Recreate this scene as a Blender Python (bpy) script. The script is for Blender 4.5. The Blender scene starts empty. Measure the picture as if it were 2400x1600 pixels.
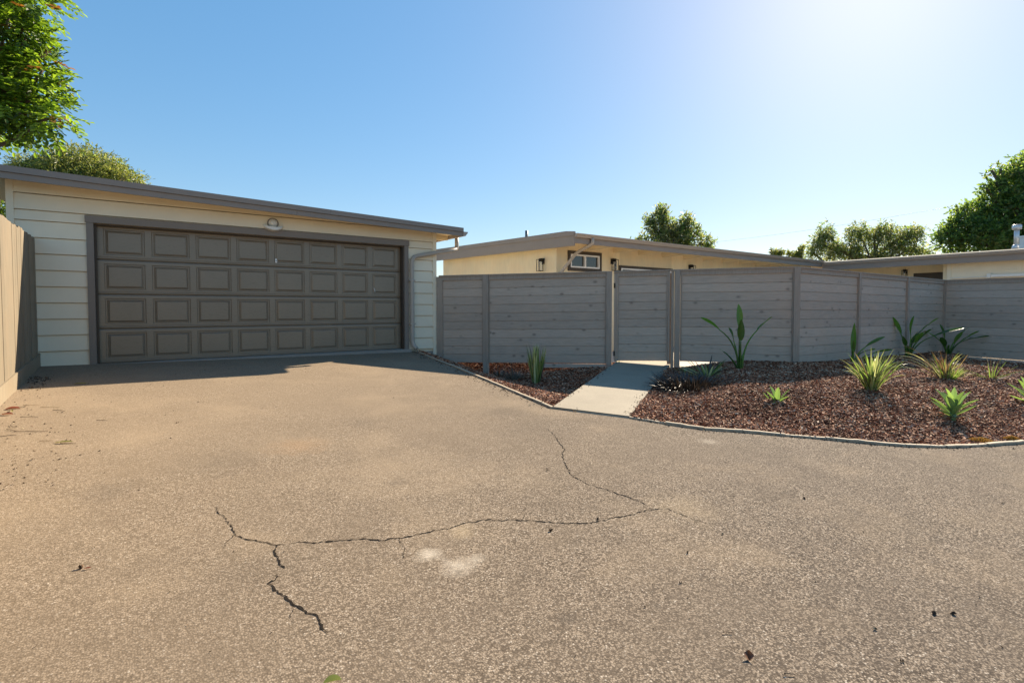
import bpy, bmesh, math, random
import numpy as np
from mathutils import Vector, Matrix
from mathutils.geometry import delaunay_2d_cdt
random.seed(7); RNG = np.random.default_rng(11)
scene = bpy.context.scene
COL = scene.collection
R_ = math.radians

# ------------------------------------------------------------------ frame of the place
# world: X along the garage front, Y away behind it, Z up; the photographer stands at x=0,y=0, eye 1.41 m up
CAMZ = 1.41
F_PX = 1223.0
PITCH = R_(2.0)
FW = Vector((0.584, 0.812, 0)).normalized()
RT = Vector((FW.y, -FW.x, 0))
UP = Vector((0, 0, 1))
fdir = FW * math.cos(PITCH) - UP * math.sin(PITCH)
udir = FW * math.sin(PITCH) + UP * math.cos(PITCH)
CAM = Vector((0, 0, CAMZ))

def ray(px, py):
    d = fdir + RT * ((px - 1200) / F_PX) + udir * ((763.7 - py) / F_PX)
    return d
def plane_z(x, y):
    return 0.019 + 0.053 * y - 0.012 * x
def gp(px, py, dz=0.0):
    """survey point on the sloping drive"""
    d = ray(px, py)
    # CAMZ + t*dz = .019+.053*t*dy-.012*t*dx + dz
    t = (CAMZ - 0.019 - dz) / (0.053 * d.y - 0.012 * d.x - d.z)
    return Vector((d.x * t, d.y * t, CAMZ + d.z * t))
def at_t(px, py, t):
    d = ray(px, py); k = t / d.dot(FW)
    return CAM + d * k
def at_z(px, py, z):
    d = ray(px, py); t = (z - CAMZ) / d.z
    return CAM + d * t

# ------------------------------------------------------------------ mesh helpers
class MB:
    def __init__(self):
        self.v = []; self.f = []; self.m = []; self.smooth = []
    def add(self, vs, fs, mi=0, sm=False):
        o = len(self.v)
        self.v += [tuple(p) for p in vs]
        for f in fs:
            self.f.append(tuple(i + o for i in f)); self.m.append(mi); self.smooth.append(sm)
    def box(self, x0, x1, y0, y1, z0, z1, mi=0):
        vs = [(x0,y0,z0),(x1,y0,z0),(x1,y1,z0),(x0,y1,z0),(x0,y0,z1),(x1,y0,z1),(x1,y1,z1),(x0,y1,z1)]
        self.add(vs, [(0,3,2,1),(4,5,6,7),(0,1,5,4),(1,2,6,5),(2,3,7,6),(3,0,4,7)], mi)
    def beam(self, a, b, w, h, side=None, mi=0):
        """bar from a to b; w along side, h along up-ish"""
        a = Vector(a); b = Vector(b); d = (b - a).normalized()
        s = Vector(side).normalized() if side else d.cross(UP).normalized()
        u = s.cross(d).normalized()
        vs = []
        for p in (a, b):
            for i, j in ((-1,-1),(1,-1),(1,1),(-1,1)):
                vs.append(p + s * (i * w / 2) + u * (j * h / 2))
        self.add(vs, [(0,3,2,1),(4,5,6,7),(0,1,5,4),(1,2,6,5),(2,3,7,6),(3,0,4,7)], mi)
    def prism(self, poly, vec, mi=0):
        n = len(poly); vec = Vector(vec)
        vs = [Vector(p) for p in poly] + [Vector(p) + vec for p in poly]
        fs = [tuple(range(n))[::-1], tuple(range(n, 2 * n))]
        for i in range(n):
            j = (i + 1) % n
            fs.append((i, j, n + j, n + i))
        self.add(vs, fs, mi)
    def tube(self, pts, rad, n=8, mi=0, sm=True, cap=True, square=False):
        pts = [Vector(p) for p in pts]
        rad = rad if isinstance(rad, (list, tuple)) else [rad] * len(pts)
        rings = []; prev = None
        for i, p in enumerate(pts):
            if i == 0: d = pts[1] - pts[0]
            elif i == len(pts) - 1: d = pts[-1] - pts[-2]
            else: d = (pts[i+1] - p).normalized() + (p - pts[i-1]).normalized()
            d.normalize()
            if prev is None:
                s = d.cross(UP)
                if s.length < 1e-3: s = Vector((1, 0, 0))
                s.normalize()
            else:
                s = (prev - d * prev.dot(d)).normalized()
            prev = s; u = s.cross(d).normalized()
            ring = []
            for k in range(n):
                a = 2 * math.pi * k / n + (math.pi / 4 if square else 0)
                ring.append(p + (s * math.cos(a) + u * math.sin(a)) * rad[i])
            rings.append(ring)
        vs = [q for r in rings for q in r]; fs = []
        for i in range(len(pts) - 1):
            for k in range(n):
                k2 = (k + 1) % n
                fs.append((i*n+k, i*n+k2, (i+1)*n+k2, (i+1)*n+k))
        self.add(vs, fs, mi, sm)
        if cap:
            o = len(self.v) - len(vs)
            self.f.append(tuple(o + k for k in range(n))[::-1]); self.m.append(mi); self.smooth.append(False)
            e = o + (len(pts) - 1) * n
            self.f.append(tuple(e + k for k in range(n))); self.m.append(mi); self.smooth.append(False)
    def build(self, name, mats, parent=None, fix=True):
        me = bpy.data.meshes.new(name)
        L = Vector(parent_loc(parent)) if parent else Vector((0, 0, 0))
        vs = [(p[0]-L.x, p[1]-L.y, p[2]-L.z) for p in self.v]
        me.from_pydata(vs, [], self.f)
        mats = mats if isinstance(mats, (list, tuple)) else [mats]
        for m in mats: me.materials.append(m)
        me.polygons.foreach_set('material_index', self.m)
        me.polygons.foreach_set('use_smooth', self.smooth)
        if fix:
            bm = bmesh.new(); bm.from_mesh(me)
            bmesh.ops.recalc_face_normals(bm, faces=bm.faces[:])
            bm.to_mesh(me); bm.free()
        me.update()
        o = bpy.data.objects.new(name, me); COL.objects.link(o)
        if parent: o.parent = parent
        return o

def parent_loc(o):
    p = Vector((0, 0, 0))
    while o:
        p += o.location; o = o.parent
    return p
def tag(o, label=None, cat=None, group=None, kind=None):
    if label: o['label'] = label
    if cat: o['category'] = cat
    if group: o['group'] = group
    if kind: o['kind'] = kind
    return o
def empty(name, loc, label=None, cat=None, group=None):
    o = bpy.data.objects.new(name, None); COL.objects.link(o)
    o.empty_display_size = 0.2; o.location = loc
    return tag(o, label, cat, group)

def np_mesh(name, V, F, mats, parent=None, midx=None, smooth=False):
    """V (n,3), F (m,k) with k = 3 or 4"""
    me = bpy.data.meshes.new(name)
    if parent is not None: V = V - np.array(parent_loc(parent))
    m, k = F.shape
    me.vertices.add(len(V)); me.vertices.foreach_set('co', V.astype(np.float32).ravel())
    me.loops.add(m * k); me.loops.foreach_set('vertex_index', F.astype(np.int32).ravel())
    me.polygons.add(m); me.polygons.foreach_set('loop_start', np.arange(0, m * k, k, dtype=np.int32))
    me.polygons.foreach_set('loop_total', np.full(m, k, dtype=np.int32))
    for a in (mats if isinstance(mats, (list, tuple)) else [mats]): me.materials.append(a)
    if midx is not None: me.polygons.foreach_set('material_index', midx.astype(np.int32))
    me.polygons.foreach_set('use_smooth', np.full(m, smooth))
    me.update(calc_edges=True); me.validate()
    o = bpy.data.objects.new(name, me); COL.objects.link(o)
    if parent is not None: o.parent = parent
    return o

# ------------------------------------------------------------------ materials
class NT:
    def __init__(self, name):
        self.m = bpy.data.materials.new(name); self.m.use_nodes = True
        self.t = self.m.node_tree; self.n = self.t.nodes; self.l = self.t.links
        self.b = self.n['Principled BSDF']; self.out = self.n['Material Output']
    def node(self, typ, **kw):
        nd = self.n.new(typ)
        for k, v in kw.items(): setattr(nd, k, v)
        return nd
    def link(self, a, b): self.l.new(a, b)
    def coords(self, scale=(1,1,1), obj=True):
        tc = self.node('ShaderNodeTexCoord')
        mp = self.node('ShaderNodeMapping'); mp.inputs['Scale'].default_value = scale
        self.link(tc.outputs['Object'], mp.inputs['Vector'])
        return mp.outputs['Vector']
    def noise(self, vec, scale, detail=4, rough=0.6, dist=0.0):
        nd = self.node('ShaderNodeTexNoise'); nd.inputs['Scale'].default_value = scale
        nd.inputs['Detail'].default_value = detail; nd.inputs['Roughness'].default_value = rough
        nd.inputs['Distortion'].default_value = dist
        if vec: self.link(vec, nd.inputs['Vector'])
        return nd.outputs['Fac']
    def voro(self, vec, scale, feature='F1', out='Distance', rnd=1.0):
        nd = self.node('ShaderNodeTexVoronoi'); nd.feature = feature
        nd.inputs['Scale'].default_value = scale; nd.inputs['Randomness'].default_value = rnd
        if vec: self.link(vec, nd.inputs['Vector'])
        return nd.outputs[out]
    def ramp(self, fac, stops, interp='LINEAR'):
        nd = self.node('ShaderNodeValToRGB'); cr = nd.color_ramp; cr.interpolation = interp
        while len(cr.elements) > 1: cr.elements.remove(cr.elements[-1])
        cr.elements[0].position = stops[0][0]; cr.elements[0].color = col4(stops[0][1])
        for p, c in stops[1:]:
            e = cr.elements.new(p); e.color = col4(c)
        self.link(fac, nd.inputs['Fac'])
        return nd.outputs['Color']
    def mix(self, fac, a, b, mode='MIX'):
        nd = self.node('ShaderNodeMix'); nd.data_type = 'RGBA'; nd.blend_type = mode
        for sock, v in ((nd.inputs['Factor'], fac), (nd.inputs[6], a), (nd.inputs[7], b)):
            if isinstance(v, (int, float)): sock.default_value = v
            elif isinstance(v, tuple): sock.default_value = col4(v)
            else: self.link(v, sock)
        return nd.outputs[2]
    def math(self, op, a, b=None, clamp=False):
        nd = self.node('ShaderNodeMath', operation=op); nd.use_clamp = clamp
        for i, v in enumerate((a, b)):
            if v is None: continue
            if isinstance(v, (int, float)): nd.inputs[i].default_value = v
            else: self.link(v, nd.inputs[i])
        return nd.outputs[0]
    def bump(self, h, strength=0.3, dist=0.01, prev=None):
        nd = self.node('ShaderNodeBump'); nd.inputs['Strength'].default_value = strength
        nd.inputs['Distance'].default_value = dist
        self.link(h, nd.inputs['Height'])
        if prev: self.link(prev, nd.inputs['Normal'])
        return nd.outputs['Normal']
    def island(self):
        g = self.node('ShaderNodeNewGeometry'); return g.outputs['Random Per Island']
    def set(self, color=None, rough=None, normal=None, spec=None, metal=None):
        b = self.b.inputs
        if color is not None:
            if isinstance(color, tuple): b['Base Color'].default_value = col4(color)
            else: self.link(color, b['Base Color'])
        if rough is not None:
            if isinstance(rough, (int, float)): b['Roughness'].default_value = rough
            else: self.link(rough, b['Roughness'])
        if normal is not None: self.link(normal, b['Normal'])
        if spec is not None: b['Specular IOR Level'].default_value = spec
        if metal is not None: b['Metallic'].default_value = metal
        return self.m
def col4(c):
    return (c[0], c[1], c[2], 1.0) if not isinstance(c, (int, float)) else (c, c, c, 1.0)
def sc(c, k): return tuple(x * k for x in c)

def paint(name, c, rough=0.55, var=0.12, dirt=0.1, bump=0.15, spec=0.4):
    n = NT(name); v = n.coords()
    a = n.noise(v, 2.3, 6, 0.65); b = n.noise(v, 38, 4, 0.6)
    col = n.mix(n.math('MULTIPLY', n.ramp(a, [(0.35, 0.0), (0.7, 1.0)]), dirt), c, sc(c, 0.55))
    col = n.mix(n.math('MULTIPLY', b, var), col, sc(c, 1.0 - var * 1.6))
    r = n.ramp(b, [(0.3, rough - 0.08), (0.7, rough + 0.12)])
    return n.set(col, r, n.bump(b, bump, 0.002), spec)

def wood_paint(name, c, knots=True, stretch=(0.25, 0.25, 3.0), rough=0.6, streak=0.35):
    """painted or stained boards: grain along the board, knots, a slightly different tone on every board"""
    n = NT(name)
    tc = n.node('ShaderNodeTexCoord'); isl = n.island()
    off = n.node('ShaderNodeCombineXYZ'); n.link(n.math('MULTIPLY', isl, 37.0), off.inputs[0]); n.link(n.math('MULTIPLY', isl, 11.0), off.inputs[1])
    add = n.node('ShaderNodeVectorMath', operation='ADD'); n.link(tc.outputs['Object'], add.inputs[0]); n.link(off.outputs[0], add.inputs[1])
    mp = n.node('ShaderNodeMapping'); mp.inputs['Scale'].default_value = stretch; n.link(add.outputs[0], mp.inputs['Vector'])
    g = n.noise(mp.outputs[0], 14, 6, 0.7, 0.6)
    cl = n.noise(add.outputs[0], 1.1, 4, 0.6)
    tone = n.math('ADD', n.math('MULTIPLY', isl, 0.26), 0.87)
    col = n.mix(n.ramp(g, [(0.38, 0.0), (0.72, 1.0)]), c, sc(c, 1 - streak))
    col = n.mix(n.ramp(cl, [(0.4, 0.0), (0.75, 0.5)]), col, sc(c, 0.72))
    hsv = n.node('ShaderNodeHueSaturation'); n.link(tone, hsv.inputs['Value']); n.link(col, hsv.inputs['Color'])
    col = hsv.outputs['Color']
    warm = n.noise(add.outputs[0], 2.3, 3, 0.6)
    col = n.mix(n.ramp(warm, [(0.42, 0.0), (0.68, 0.35)]), col, (c[0]*1.05, c[1]*0.93, c[2]*0.84))
    h = g
    if knots:
        mp2 = n.node('ShaderNodeMapping'); mp2.inputs['Scale'].default_value = (1.0, 1.0, 1.5); n.link(add.outputs[0], mp2.inputs['Vector'])
        wob = n.noise(add.outputs[0], 30, 2, 0.5)
        d = n.math('ADD', n.voro(mp2.outputs[0], 3.7), n.math('MULTIPLY', wob, 0.05))
        k = n.ramp(d, [(0.10, 1.0), (0.15, 0.5), (0.24, 0.0)])
        col = n.mix(n.math('MULTIPLY', k, 0.75), col, sc(c, 0.35))
    return n.set(col, rough, n.bump(h, 0.25, 0.003), 0.35)

def leafmat(name, c1, c2, trans=0.45, tcol=None, rough=0.42):
    n = NT(name); isl = n.island()
    col = n.ramp(isl, [(0.0, sc(c1, 0.6)), (0.35, c1), (0.75, c2), (1.0, sc(c2, 1.25))])
    n.set(col, rough, None, 0.5)
    tr = n.node('ShaderNodeBsdfTranslucent')
    tc_ = n.mix(1.0, col, tcol if tcol else (2.2, 2.0, 0.9), 'MULTIPLY')
    n.link(tc_, tr.inputs['Color'])
    mx = n.node('ShaderNodeMixShader'); mx.inputs[0].default_value = trans
    n.link(n.b.outputs[0], mx.inputs[1]); n.link(tr.outputs[0], mx.inputs[2])
    n.link(mx.outputs[0], n.out.inputs['Surface'])
    return n.m

M = {}
# walls and trim
M['siding'] = paint('siding_paint', (0.83, 0.735, 0.555), 0.5, 0.06, 0.16, 0.2)
M['cream'] = wood_paint('cream_wall_paint', (0.80, 0.68, 0.45), False, (1.2, 1.2, 0.15), 0.6, 0.12)
M['taupe'] = paint('taupe_trim_paint', (0.22, 0.185, 0.155), 0.5, 0.08, 0.15)
M['fascia'] = paint('roof_edge_paint', (0.27, 0.23, 0.20), 0.5, 0.1, 0.2)
M['gutter'] = paint('gutter_enamel', (0.40, 0.345, 0.295), 0.38, 0.05, 0.15, 0.08)
M['spout'] = paint('downspout_enamel', (0.42, 0.37, 0.31), 0.42, 0.05, 0.15, 0.08)
M['brown'] = paint('dark_brown_trim', (0.06, 0.044, 0.030), 0.5, 0.1, 0.1)
M['soffit'] = paint('soffit_paint', (0.80, 0.68, 0.46), 0.6, 0.06, 0.15)
M['white'] = paint('white_vinyl', (0.80, 0.80, 0.78), 0.4, 0.03, 0.08, 0.05)
M['offwhite'] = paint('aged_white_metal', (0.80, 0.78, 0.72), 0.45, 0.05, 0.15, 0.08)
M['black'] = paint('black_metal', (0.012, 0.011, 0.010), 0.4, 0.1, 0.1, 0.1)
M['fence'] = wood_paint('grey_stained_boards', (0.52, 0.43, 0.345), True, (0.35, 0.35, 5.0))
M['fence_post'] = wood_paint('grey_stained_posts', (0.40, 0.33, 0.265), False, (3.0, 3.0, 0.2))
M['tan'] = wood_paint('tan_painted_pickets', (0.235, 0.192, 0.132), False, (3.5, 3.5, 0.25), 0.65, 0.28)
M['edging'] = wood_paint('weathered_edging', (0.46, 0.37, 0.26), False, (2.0, 2.0, 2.0), 0.8, 0.4)
M['pvc'] = paint('grey_vent_pipe', (0.20, 0.19, 0.18), 0.5)
M['galv'] = paint('galvanised_vent', (0.62, 0.64, 0.66), 0.35, 0.1, 0.2)
M['galv'].node_tree.nodes['Principled BSDF'].inputs['Metallic'].default_value = 0.5

def m_glass():
    n = NT('window_glass'); n.set((0.025, 0.03, 0.035), 0.04, None, 0.9); return n.m
M['glass'] = m_glass()
def m_lampglass():
    n = NT('clear_lamp_glass'); b = n.b.inputs
    b['Transmission Weight'].default_value = 0.85; b['Roughness'].default_value = 0.12; b['IOR'].default_value = 1.3
    b['Base Color'].default_value = (0.9, 0.88, 0.82, 1); return n.m
M['lampglass'] = m_lampglass()
def m_opal():
    n = NT('ribbed_white_glass'); v = n.coords()
    return n.set(n.mix(n.ramp(n.noise(v, 60, 3), [(0.4, 0.0), (0.6, 1.0)]), (0.82, 0.80, 0.74), (0.60, 0.58, 0.50)), 0.25, None, 0.6)
M['opal'] = m_opal()
def m_door():
    n = NT('garage_door_enamel'); v = n.coords((0.6, 1, 9))
    g = n.noise(v, 22, 5, 0.7, 0.3); c = (0.22, 0.174, 0.122)
    cl = n.noise(n.coords(), 1.3, 4)
    col = n.mix(n.ramp(cl, [(0.4, 0.0), (0.75, 0.5)]), c, sc(c, 0.75))
    return n.set(col, n.ramp(g, [(0.3, 0.24), (0.7, 0.38)]), n.bump(g, 0.2, 0.0012), 0.75)
M['door'] = m_door()
def m_roof():
    n = NT('grey_roll_roofing'); v = n.coords(); a = n.noise(v, 90, 3); b = n.noise(v, 1.5, 5)
    col = n.mix(b, (0.10, 0.105, 0.10), (0.17, 0.165, 0.15)); col = n.mix(n.math('MULTIPLY', a, 0.4), col, (0.05, 0.05, 0.05))
    return n.set(col, 0.9, n.bump(a, 0.5, 0.004), 0.2)
M['roof'] = m_roof()
def m_concrete(name, c, sc_=1.0):
    n = NT(name); v = n.coords(); a = n.noise(v, 1.7, 7, 0.65); f = n.noise(v, 55, 4, 0.7); s = n.voro(v, 140)
    col = n.mix(n.ramp(a, [(0.35, 0.0), (0.7, 0.6)]), c, sc(c, 0.68))
    col = n.mix(n.ramp(f, [(0.42, 0.0), (0.66, 0.5)]), col, sc(c, 0.62))
    col = n.mix(n.ramp(s, [(0.05, 0.5), (0.2, 0.0)]), col, sc(c, 0.4))
    return n.set(col, 0.88, n.bump(f, 0.35, 0.004), 0.25)
M['concrete'] = m_concrete('path_concrete', (0.33, 0.285, 0.215))
M['foundation'] = m_concrete('foundation_concrete', (0.34, 0.31, 0.27))
M['patio'] = m_concrete('patio_concrete', (0.50, 0.46, 0.40))
def m_asphalt():
    n = NT('worn_asphalt'); v = n.coords()
    # stone chips in binder
    vd = n.node('ShaderNodeTexVoronoi'); vd.inputs['Scale'].default_value = 125; n.link(v, vd.inputs['Vector'])
    stone = n.node('ShaderNodeSeparateColor'); n.link(vd.outputs['Color'], stone.inputs[0])
    chips = n.ramp(stone.outputs[0], [(0.0, (0.050, 0.039, 0.030)), (0.16, (0.11, 0.085, 0.063)), (0.34, (0.235, 0.187, 0.142)),
                                      (0.75, (0.310, 0.250, 0.190)), (0.95, (0.37, 0.305, 0.24)), (1.0, (0.56, 0.50, 0.42))])
    gap = n.ramp(vd.outputs['Distance'], [(0.40, 0.0), (0.68, 0.9)])
    col = n.mix(gap, chips, (0.055, 0.045, 0.037))
    # coarse mottling that survives distance
    m1 = n.noise(v, 62, 2, 0.7); m2 = n.noise(v, 11, 4, 0.7)
    col = n.mix(n.ramp(m1, [(0.37, 0.85), (0.47, 0.0)]), col, (0.045, 0.035, 0.028))
    col = n.mix(n.ramp(m1, [(0.56, 0.0), (0.70, 0.3)]), col, (0.38, 0.305, 0.225))
    col = n.mix(n.ramp(m2, [(0.35, 0.30), (0.5, 0.0)]), col, (0.10, 0.082, 0.066))
    # large wear: random tan patches, tyre-dark patches
    w = n.noise(v, 0.55, 6, 0.62, 0.4)
    col = n.mix(n.ramp(w, [(0.40, 0.0), (0.66, 0.50)]), col, (0.12, 0.098, 0.078))
    w3 = n.noise(v, 2.6, 6, 0.7, 0.5)
    col = n.mix(n.ramp(w3, [(0.50, 0.0), (0.72, 0.42)]), col, (0.085, 0.068, 0.054))
    grit = n.voro(v, 7.0)
    col = n.mix(n.ramp(grit, [(0.035, 0.8), (0.06, 0.0)]), col, (0.05, 0.04, 0.03))
    w2 = n.noise(v, 0.9, 5, 0.6, 0.2)
    col = n.mix(n.ramp(w2, [(0.50, 0.0), (0.70, 0.34)]), col, (0.33, 0.255, 0.175))
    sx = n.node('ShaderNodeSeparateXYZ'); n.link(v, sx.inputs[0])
    # warm sunlight painted into the colour toward the garage and the tan fence
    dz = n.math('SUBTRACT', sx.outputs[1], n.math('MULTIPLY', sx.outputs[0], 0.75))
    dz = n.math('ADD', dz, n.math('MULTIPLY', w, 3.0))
    sun_warm = n.ramp(n.math('MULTIPLY', n.math('ADD', dz, 2.0), 0.08), [(0.20, 0.0), (0.75, 0.42)])
    col = n.mix(sun_warm, col, (0.37, 0.275, 0.175))
    # pale spilled patches
    for (cx, cy, r, k, cc) in SPOTS:
        p = n.node('ShaderNodeVectorMath', operation='DISTANCE'); n.link(v, p.inputs[0]); p.inputs[1].default_value = (cx, cy, plane_z(cx, cy))
        d = n.math('ADD', n.math('DIVIDE', p.outputs['Value'], r), n.math('MULTIPLY', n.math('SUBTRACT', n.noise(v, 9, 5, 0.7), 0.5), 1.6))
        col = n.mix(n.ramp(d, [(0.1, k * .6), (1.05, 0.0)]), col, cc)
    h = n.math('ADD', n.math('MULTIPLY', n.math('SUBTRACT', 1.0, vd.outputs['Distance']), 0.6), m1)
    nb = n.bump(h, 0.35, 0.006)
    return n.set(col, 0.95, nb, 0.06)
def S(px, py, r, k, c): p = gp(px, py); return (p.x, p.y, r, k, c)
pale = (0.62, 0.55, 0.45); dustc = (0.46, 0.36, 0.23); dark = (0.075, 0.064, 0.054)
SPOTS = [S(1008, 1298, .09, .7, pale), S(1078, 1326, .11, .65, pale), S(1118, 1310, .06, .45, pale), S(1085, 1244, .11, .5, dustc), S(1900, 1330, .05, .8, dark), S(1540, 1420, .04, .8, dark), S(1330, 1450, .06, .7, dark), S(930, 1130, .10, .5, dark), S(250, 1150, .25, .4, dark), S(2150, 1250, .4, .35, dark), S(1180, 965, .35, .45, dark),
         S(1660, 1034, .13, .35, pale), S(1600, 1190, .3, .3, dustc), S(1255, 1005, .6, .35, dark), S(520, 1080, .45, .3, dark), S(700, 1045, .3, .35, (0.40, 0.24, 0.12)),
         S(600, 1340, .35, .25, dark), S(850, 990, .25, .3, dark)]
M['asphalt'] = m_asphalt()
def m_flat(name, c, rough=0.95):
    n = NT(name); v = n.coords(); a = n.noise(v, 20, 5, 0.7)
    return n.set(n.mix(a, sc(c, 0.6), sc(c, 1.3)), rough, n.bump(a, 0.5, 0.01), 0.1)
M['crack'] = m_flat('crack_dark', (0.018, 0.014, 0.011))  # near-black mottled colour of the crack ribbons
M['soil'] = m_flat('dark_mulch_bed', (0.045, 0.026, 0.020))
M['earth'] = m_flat('dry_earth', (0.16, 0.125, 0.085))
def m_chips():
    n = NT('bark_chips'); isl = n.island(); v = n.coords(); g = n.noise(v, 60, 3)
    col = n.ramp(isl, [(0.0, (0.045, 0.016, 0.008)), (0.20, (0.16, 0.052, 0.024)), (0.45, (0.35, 0.130, 0.062)), (0.70, (0.52, 0.25, 0.14)), (0.88, (0.62, 0.38, 0.24)), (1.0, (0.80, 0.62, 0.45))])
    col = n.mix(n.math('MULTIPLY', g, 0.35), col, (0.06, 0.025, 0.014))
    pt = n.noise(v, 1.6, 4, 0.65)
    col = n.mix(n.ramp(pt, [(0.42, 0.0), (0.66, 0.5)]), col, (0.11, 0.045, 0.025))
    return n.set(col, 0.85, None, 0.2)
M['chips'] = m_chips()
def m_simple_island(name, stops, rough=0.7):
    n = NT(name); return n.set(n.ramp(n.island(), stops), rough, None, 0.3)
M['litter'] = m_simple_island('dry_litter', [(0, (0.02, 0.012, 0.008)), (0.6, (0.06, 0.035, 0.02)), (0.85, (0.16, 0.09, 0.045)), (1, (0.45, 0.36, 0.22))])
M['bark'] = m_flat('tree_bark', (0.17, 0.13, 0.10))
M['leaf_near'] = leafmat('broad_green_leaves', (0.065, 0.125, 0.018), (0.145, 0.225, 0.032), 0.48, (2.2, 2.1, 0.8))
M['leaf_red'] = leafmat('reddish_new_leaves', (0.15, 0.07, 0.02), (0.22, 0.12, 0.03), 0.4, (1.8, 1.4, 0.8))
M['leaf_olive'] = leafmat('olive_feathery_leaves', (0.14, 0.17, 0.05), (0.26, 0.27, 0.09), 0.5, (1.5, 1.5, 0.8))
M['leaf_dark'] = leafmat('dark_green_leaves', (0.075, 0.14, 0.045), (0.16, 0.23, 0.075), 0.58, (2.0, 1.9, 0.9))
M['leaf_euc'] = leafmat('grey_green_leaves', (0.17, 0.20, 0.105), (0.31, 0.33, 0.17), 0.55, (1.6, 1.5, 0.9))
M['bop'] = leafmat('paddle_leaves', (0.055, 0.12, 0.028), (0.10, 0.20, 0.045), 0.42, (2.8, 2.8, 0.9), 0.3)
M['agave'] = leafmat('agave_leaves', (0.13, 0.22, 0.10), (0.20, 0.30, 0.13), 0.3, (1.9, 1.9, 0.8), 0.4)
M['flax'] = leafmat('green_strap_leaves', (0.11, 0.17, 0.045), (0.20, 0.27, 0.08), 0.4, (1.5, 1.6, 0.9))
M['flax_cream'] = leafmat('cream_strap_leaves', (0.38, 0.42, 0.17), (0.56, 0.58, 0.32), 0.35, (1.2, 1.2, 0.8))
M['flax_red'] = leafmat('bronze_strap_leaves', (0.20, 0.13, 0.07), (0.34, 0.27, 0.13), 0.3, (1.3, 1.1, 0.8))
M['straw'] = leafmat('straw_blades', (0.10, 0.085, 0.06), (0.26, 0.23, 0.18), 0.2, (1.2, 1.1, 0.9))
M['dark_straw'] = leafmat('dark_dry_blades', (0.020, 0.017, 0.014), (0.085, 0.07, 0.055), 0.1, (1.1, 1.0, 0.9))
M['variegated'] = leafmat('sunlit_variegated_blades', (0.52, 0.56, 0.16), (0.78, 0.80, 0.46), 0.35, (1.1, 1.1, 0.8))  # variegated leaf colour, paled to stand for sun on the fan
M['moss'] = leafmat('orange_dry_moss', (0.30, 0.16, 0.035), (0.48, 0.30, 0.07), 0.2, (1.2, 1.1, 0.8))
# ------------------------------------------------------------------ fence line positions (surveyed)
GY = 10.09                                   # garage front wall
P_A = Vector((5.30, 10.03, 0))               # fence meets the garage corner
P_B = Vector((9.95, 4.80, 0))                # fence corner nearest the bed
P_C = Vector((16.80, 4.42, 0))               # inner corner
P_D = Vector((16.80, -3.0, 0))
def on_line(px, a, b, py=721):
    """where the sight line through photo column px meets the vertical plane a-b: fraction along a-b"""
    d = ray(px, py); ab = b - a
    # a + s*ab = t*d
    det = ab.x * (-d.y) - (-d.x) * ab.y
    s = ((-a.x) * (-d.y) - (-d.x) * (-a.y)) / det
    return s
# edging (kerb line) corner points on the drive
EDGE_L = [gp(975, 824), gp(1060, 858), gp(1150, 895), gp(1225, 927), gp(1296, 957)]
PATH_FRONT = [gp(1296, 957), gp(1385, 968), gp(1475, 979)]
EDGE_R = [gp(1475, 979), gp(1560, 993), gp(1650, 1006), gp(1740, 1012), gp(1840, 1021), gp(1935, 1029), gp(2030, 1038), gp(2120, 1045), gp(2215, 1048), gp(2310, 1044), gp(2400, 1037)]
e = EDGE_R[-1]
def onp(x, y, dz=0.0): return Vector((x, y, plane_z(x, y) + dz))
EDGE_R += [onp(8.3, 1.06), onp(9.2, 0.80), onp(10.4, 0.60), onp(12.0, 0.45), onp(14.0, 0.35), onp(16.8, 0.30)]
gl = gp(1440, 853); gr = gp(1566, 862)
pdir_l = (gl - PATH_FRONT[0]).normalized(); pdir_r = (gr - PATH_FRONT[-1]).normalized()
PL_END = PATH_FRONT[0] + pdir_l * 7.5; PR_END = PATH_FRONT[-1] + pdir_r * 7.5

def seg_dist(P, poly):
    """min distance from points P (n,2) to polyline"""
    d = np.full(len(P), 1e9)
    for a, b in zip(poly[:-1], poly[1:]):
        a = np.array([a[0], a[1]]); b = np.array([b[0], b[1]]); ab = b - a
        t = np.clip(((P - a) @ ab) / (ab @ ab), 0, 1)
        d = np.minimum(d, np.linalg.norm(P - a - t[:, None] * ab, axis=1))
    return d
def inside(P, poly):
    r = np.zeros(len(P), bool); n = len(poly)
    for i in range(n):
        x0, y0 = poly[i][0], poly[i][1]; x1, y1 = poly[(i+1) % n][0], poly[(i+1) % n][1]
        c = ((y0 > P[:, 1]) != (y1 > P[:, 1])) & (P[:, 0] < (x1 - x0) * (P[:, 1] - y0) / ((y1 - y0) + 1e-12) + x0)
        r ^= c
    return r
def ss(x): x = np.clip(x, 0, 1); return x * x * (3 - 2 * x)
def snoise(P, s, seed=0):
    x, y = P[:, 0] * s + seed * 3.1, P[:, 1] * s - seed * 1.7
    return (np.sin(x * 1.3 + 1.9 * np.sin(y * .7)) + np.sin(y * 1.7 + 1.3 * np.sin(x * .9 + 2)) + .5 * np.sin(2.9 * x + 2.3 * y)) / 2.5

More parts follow.
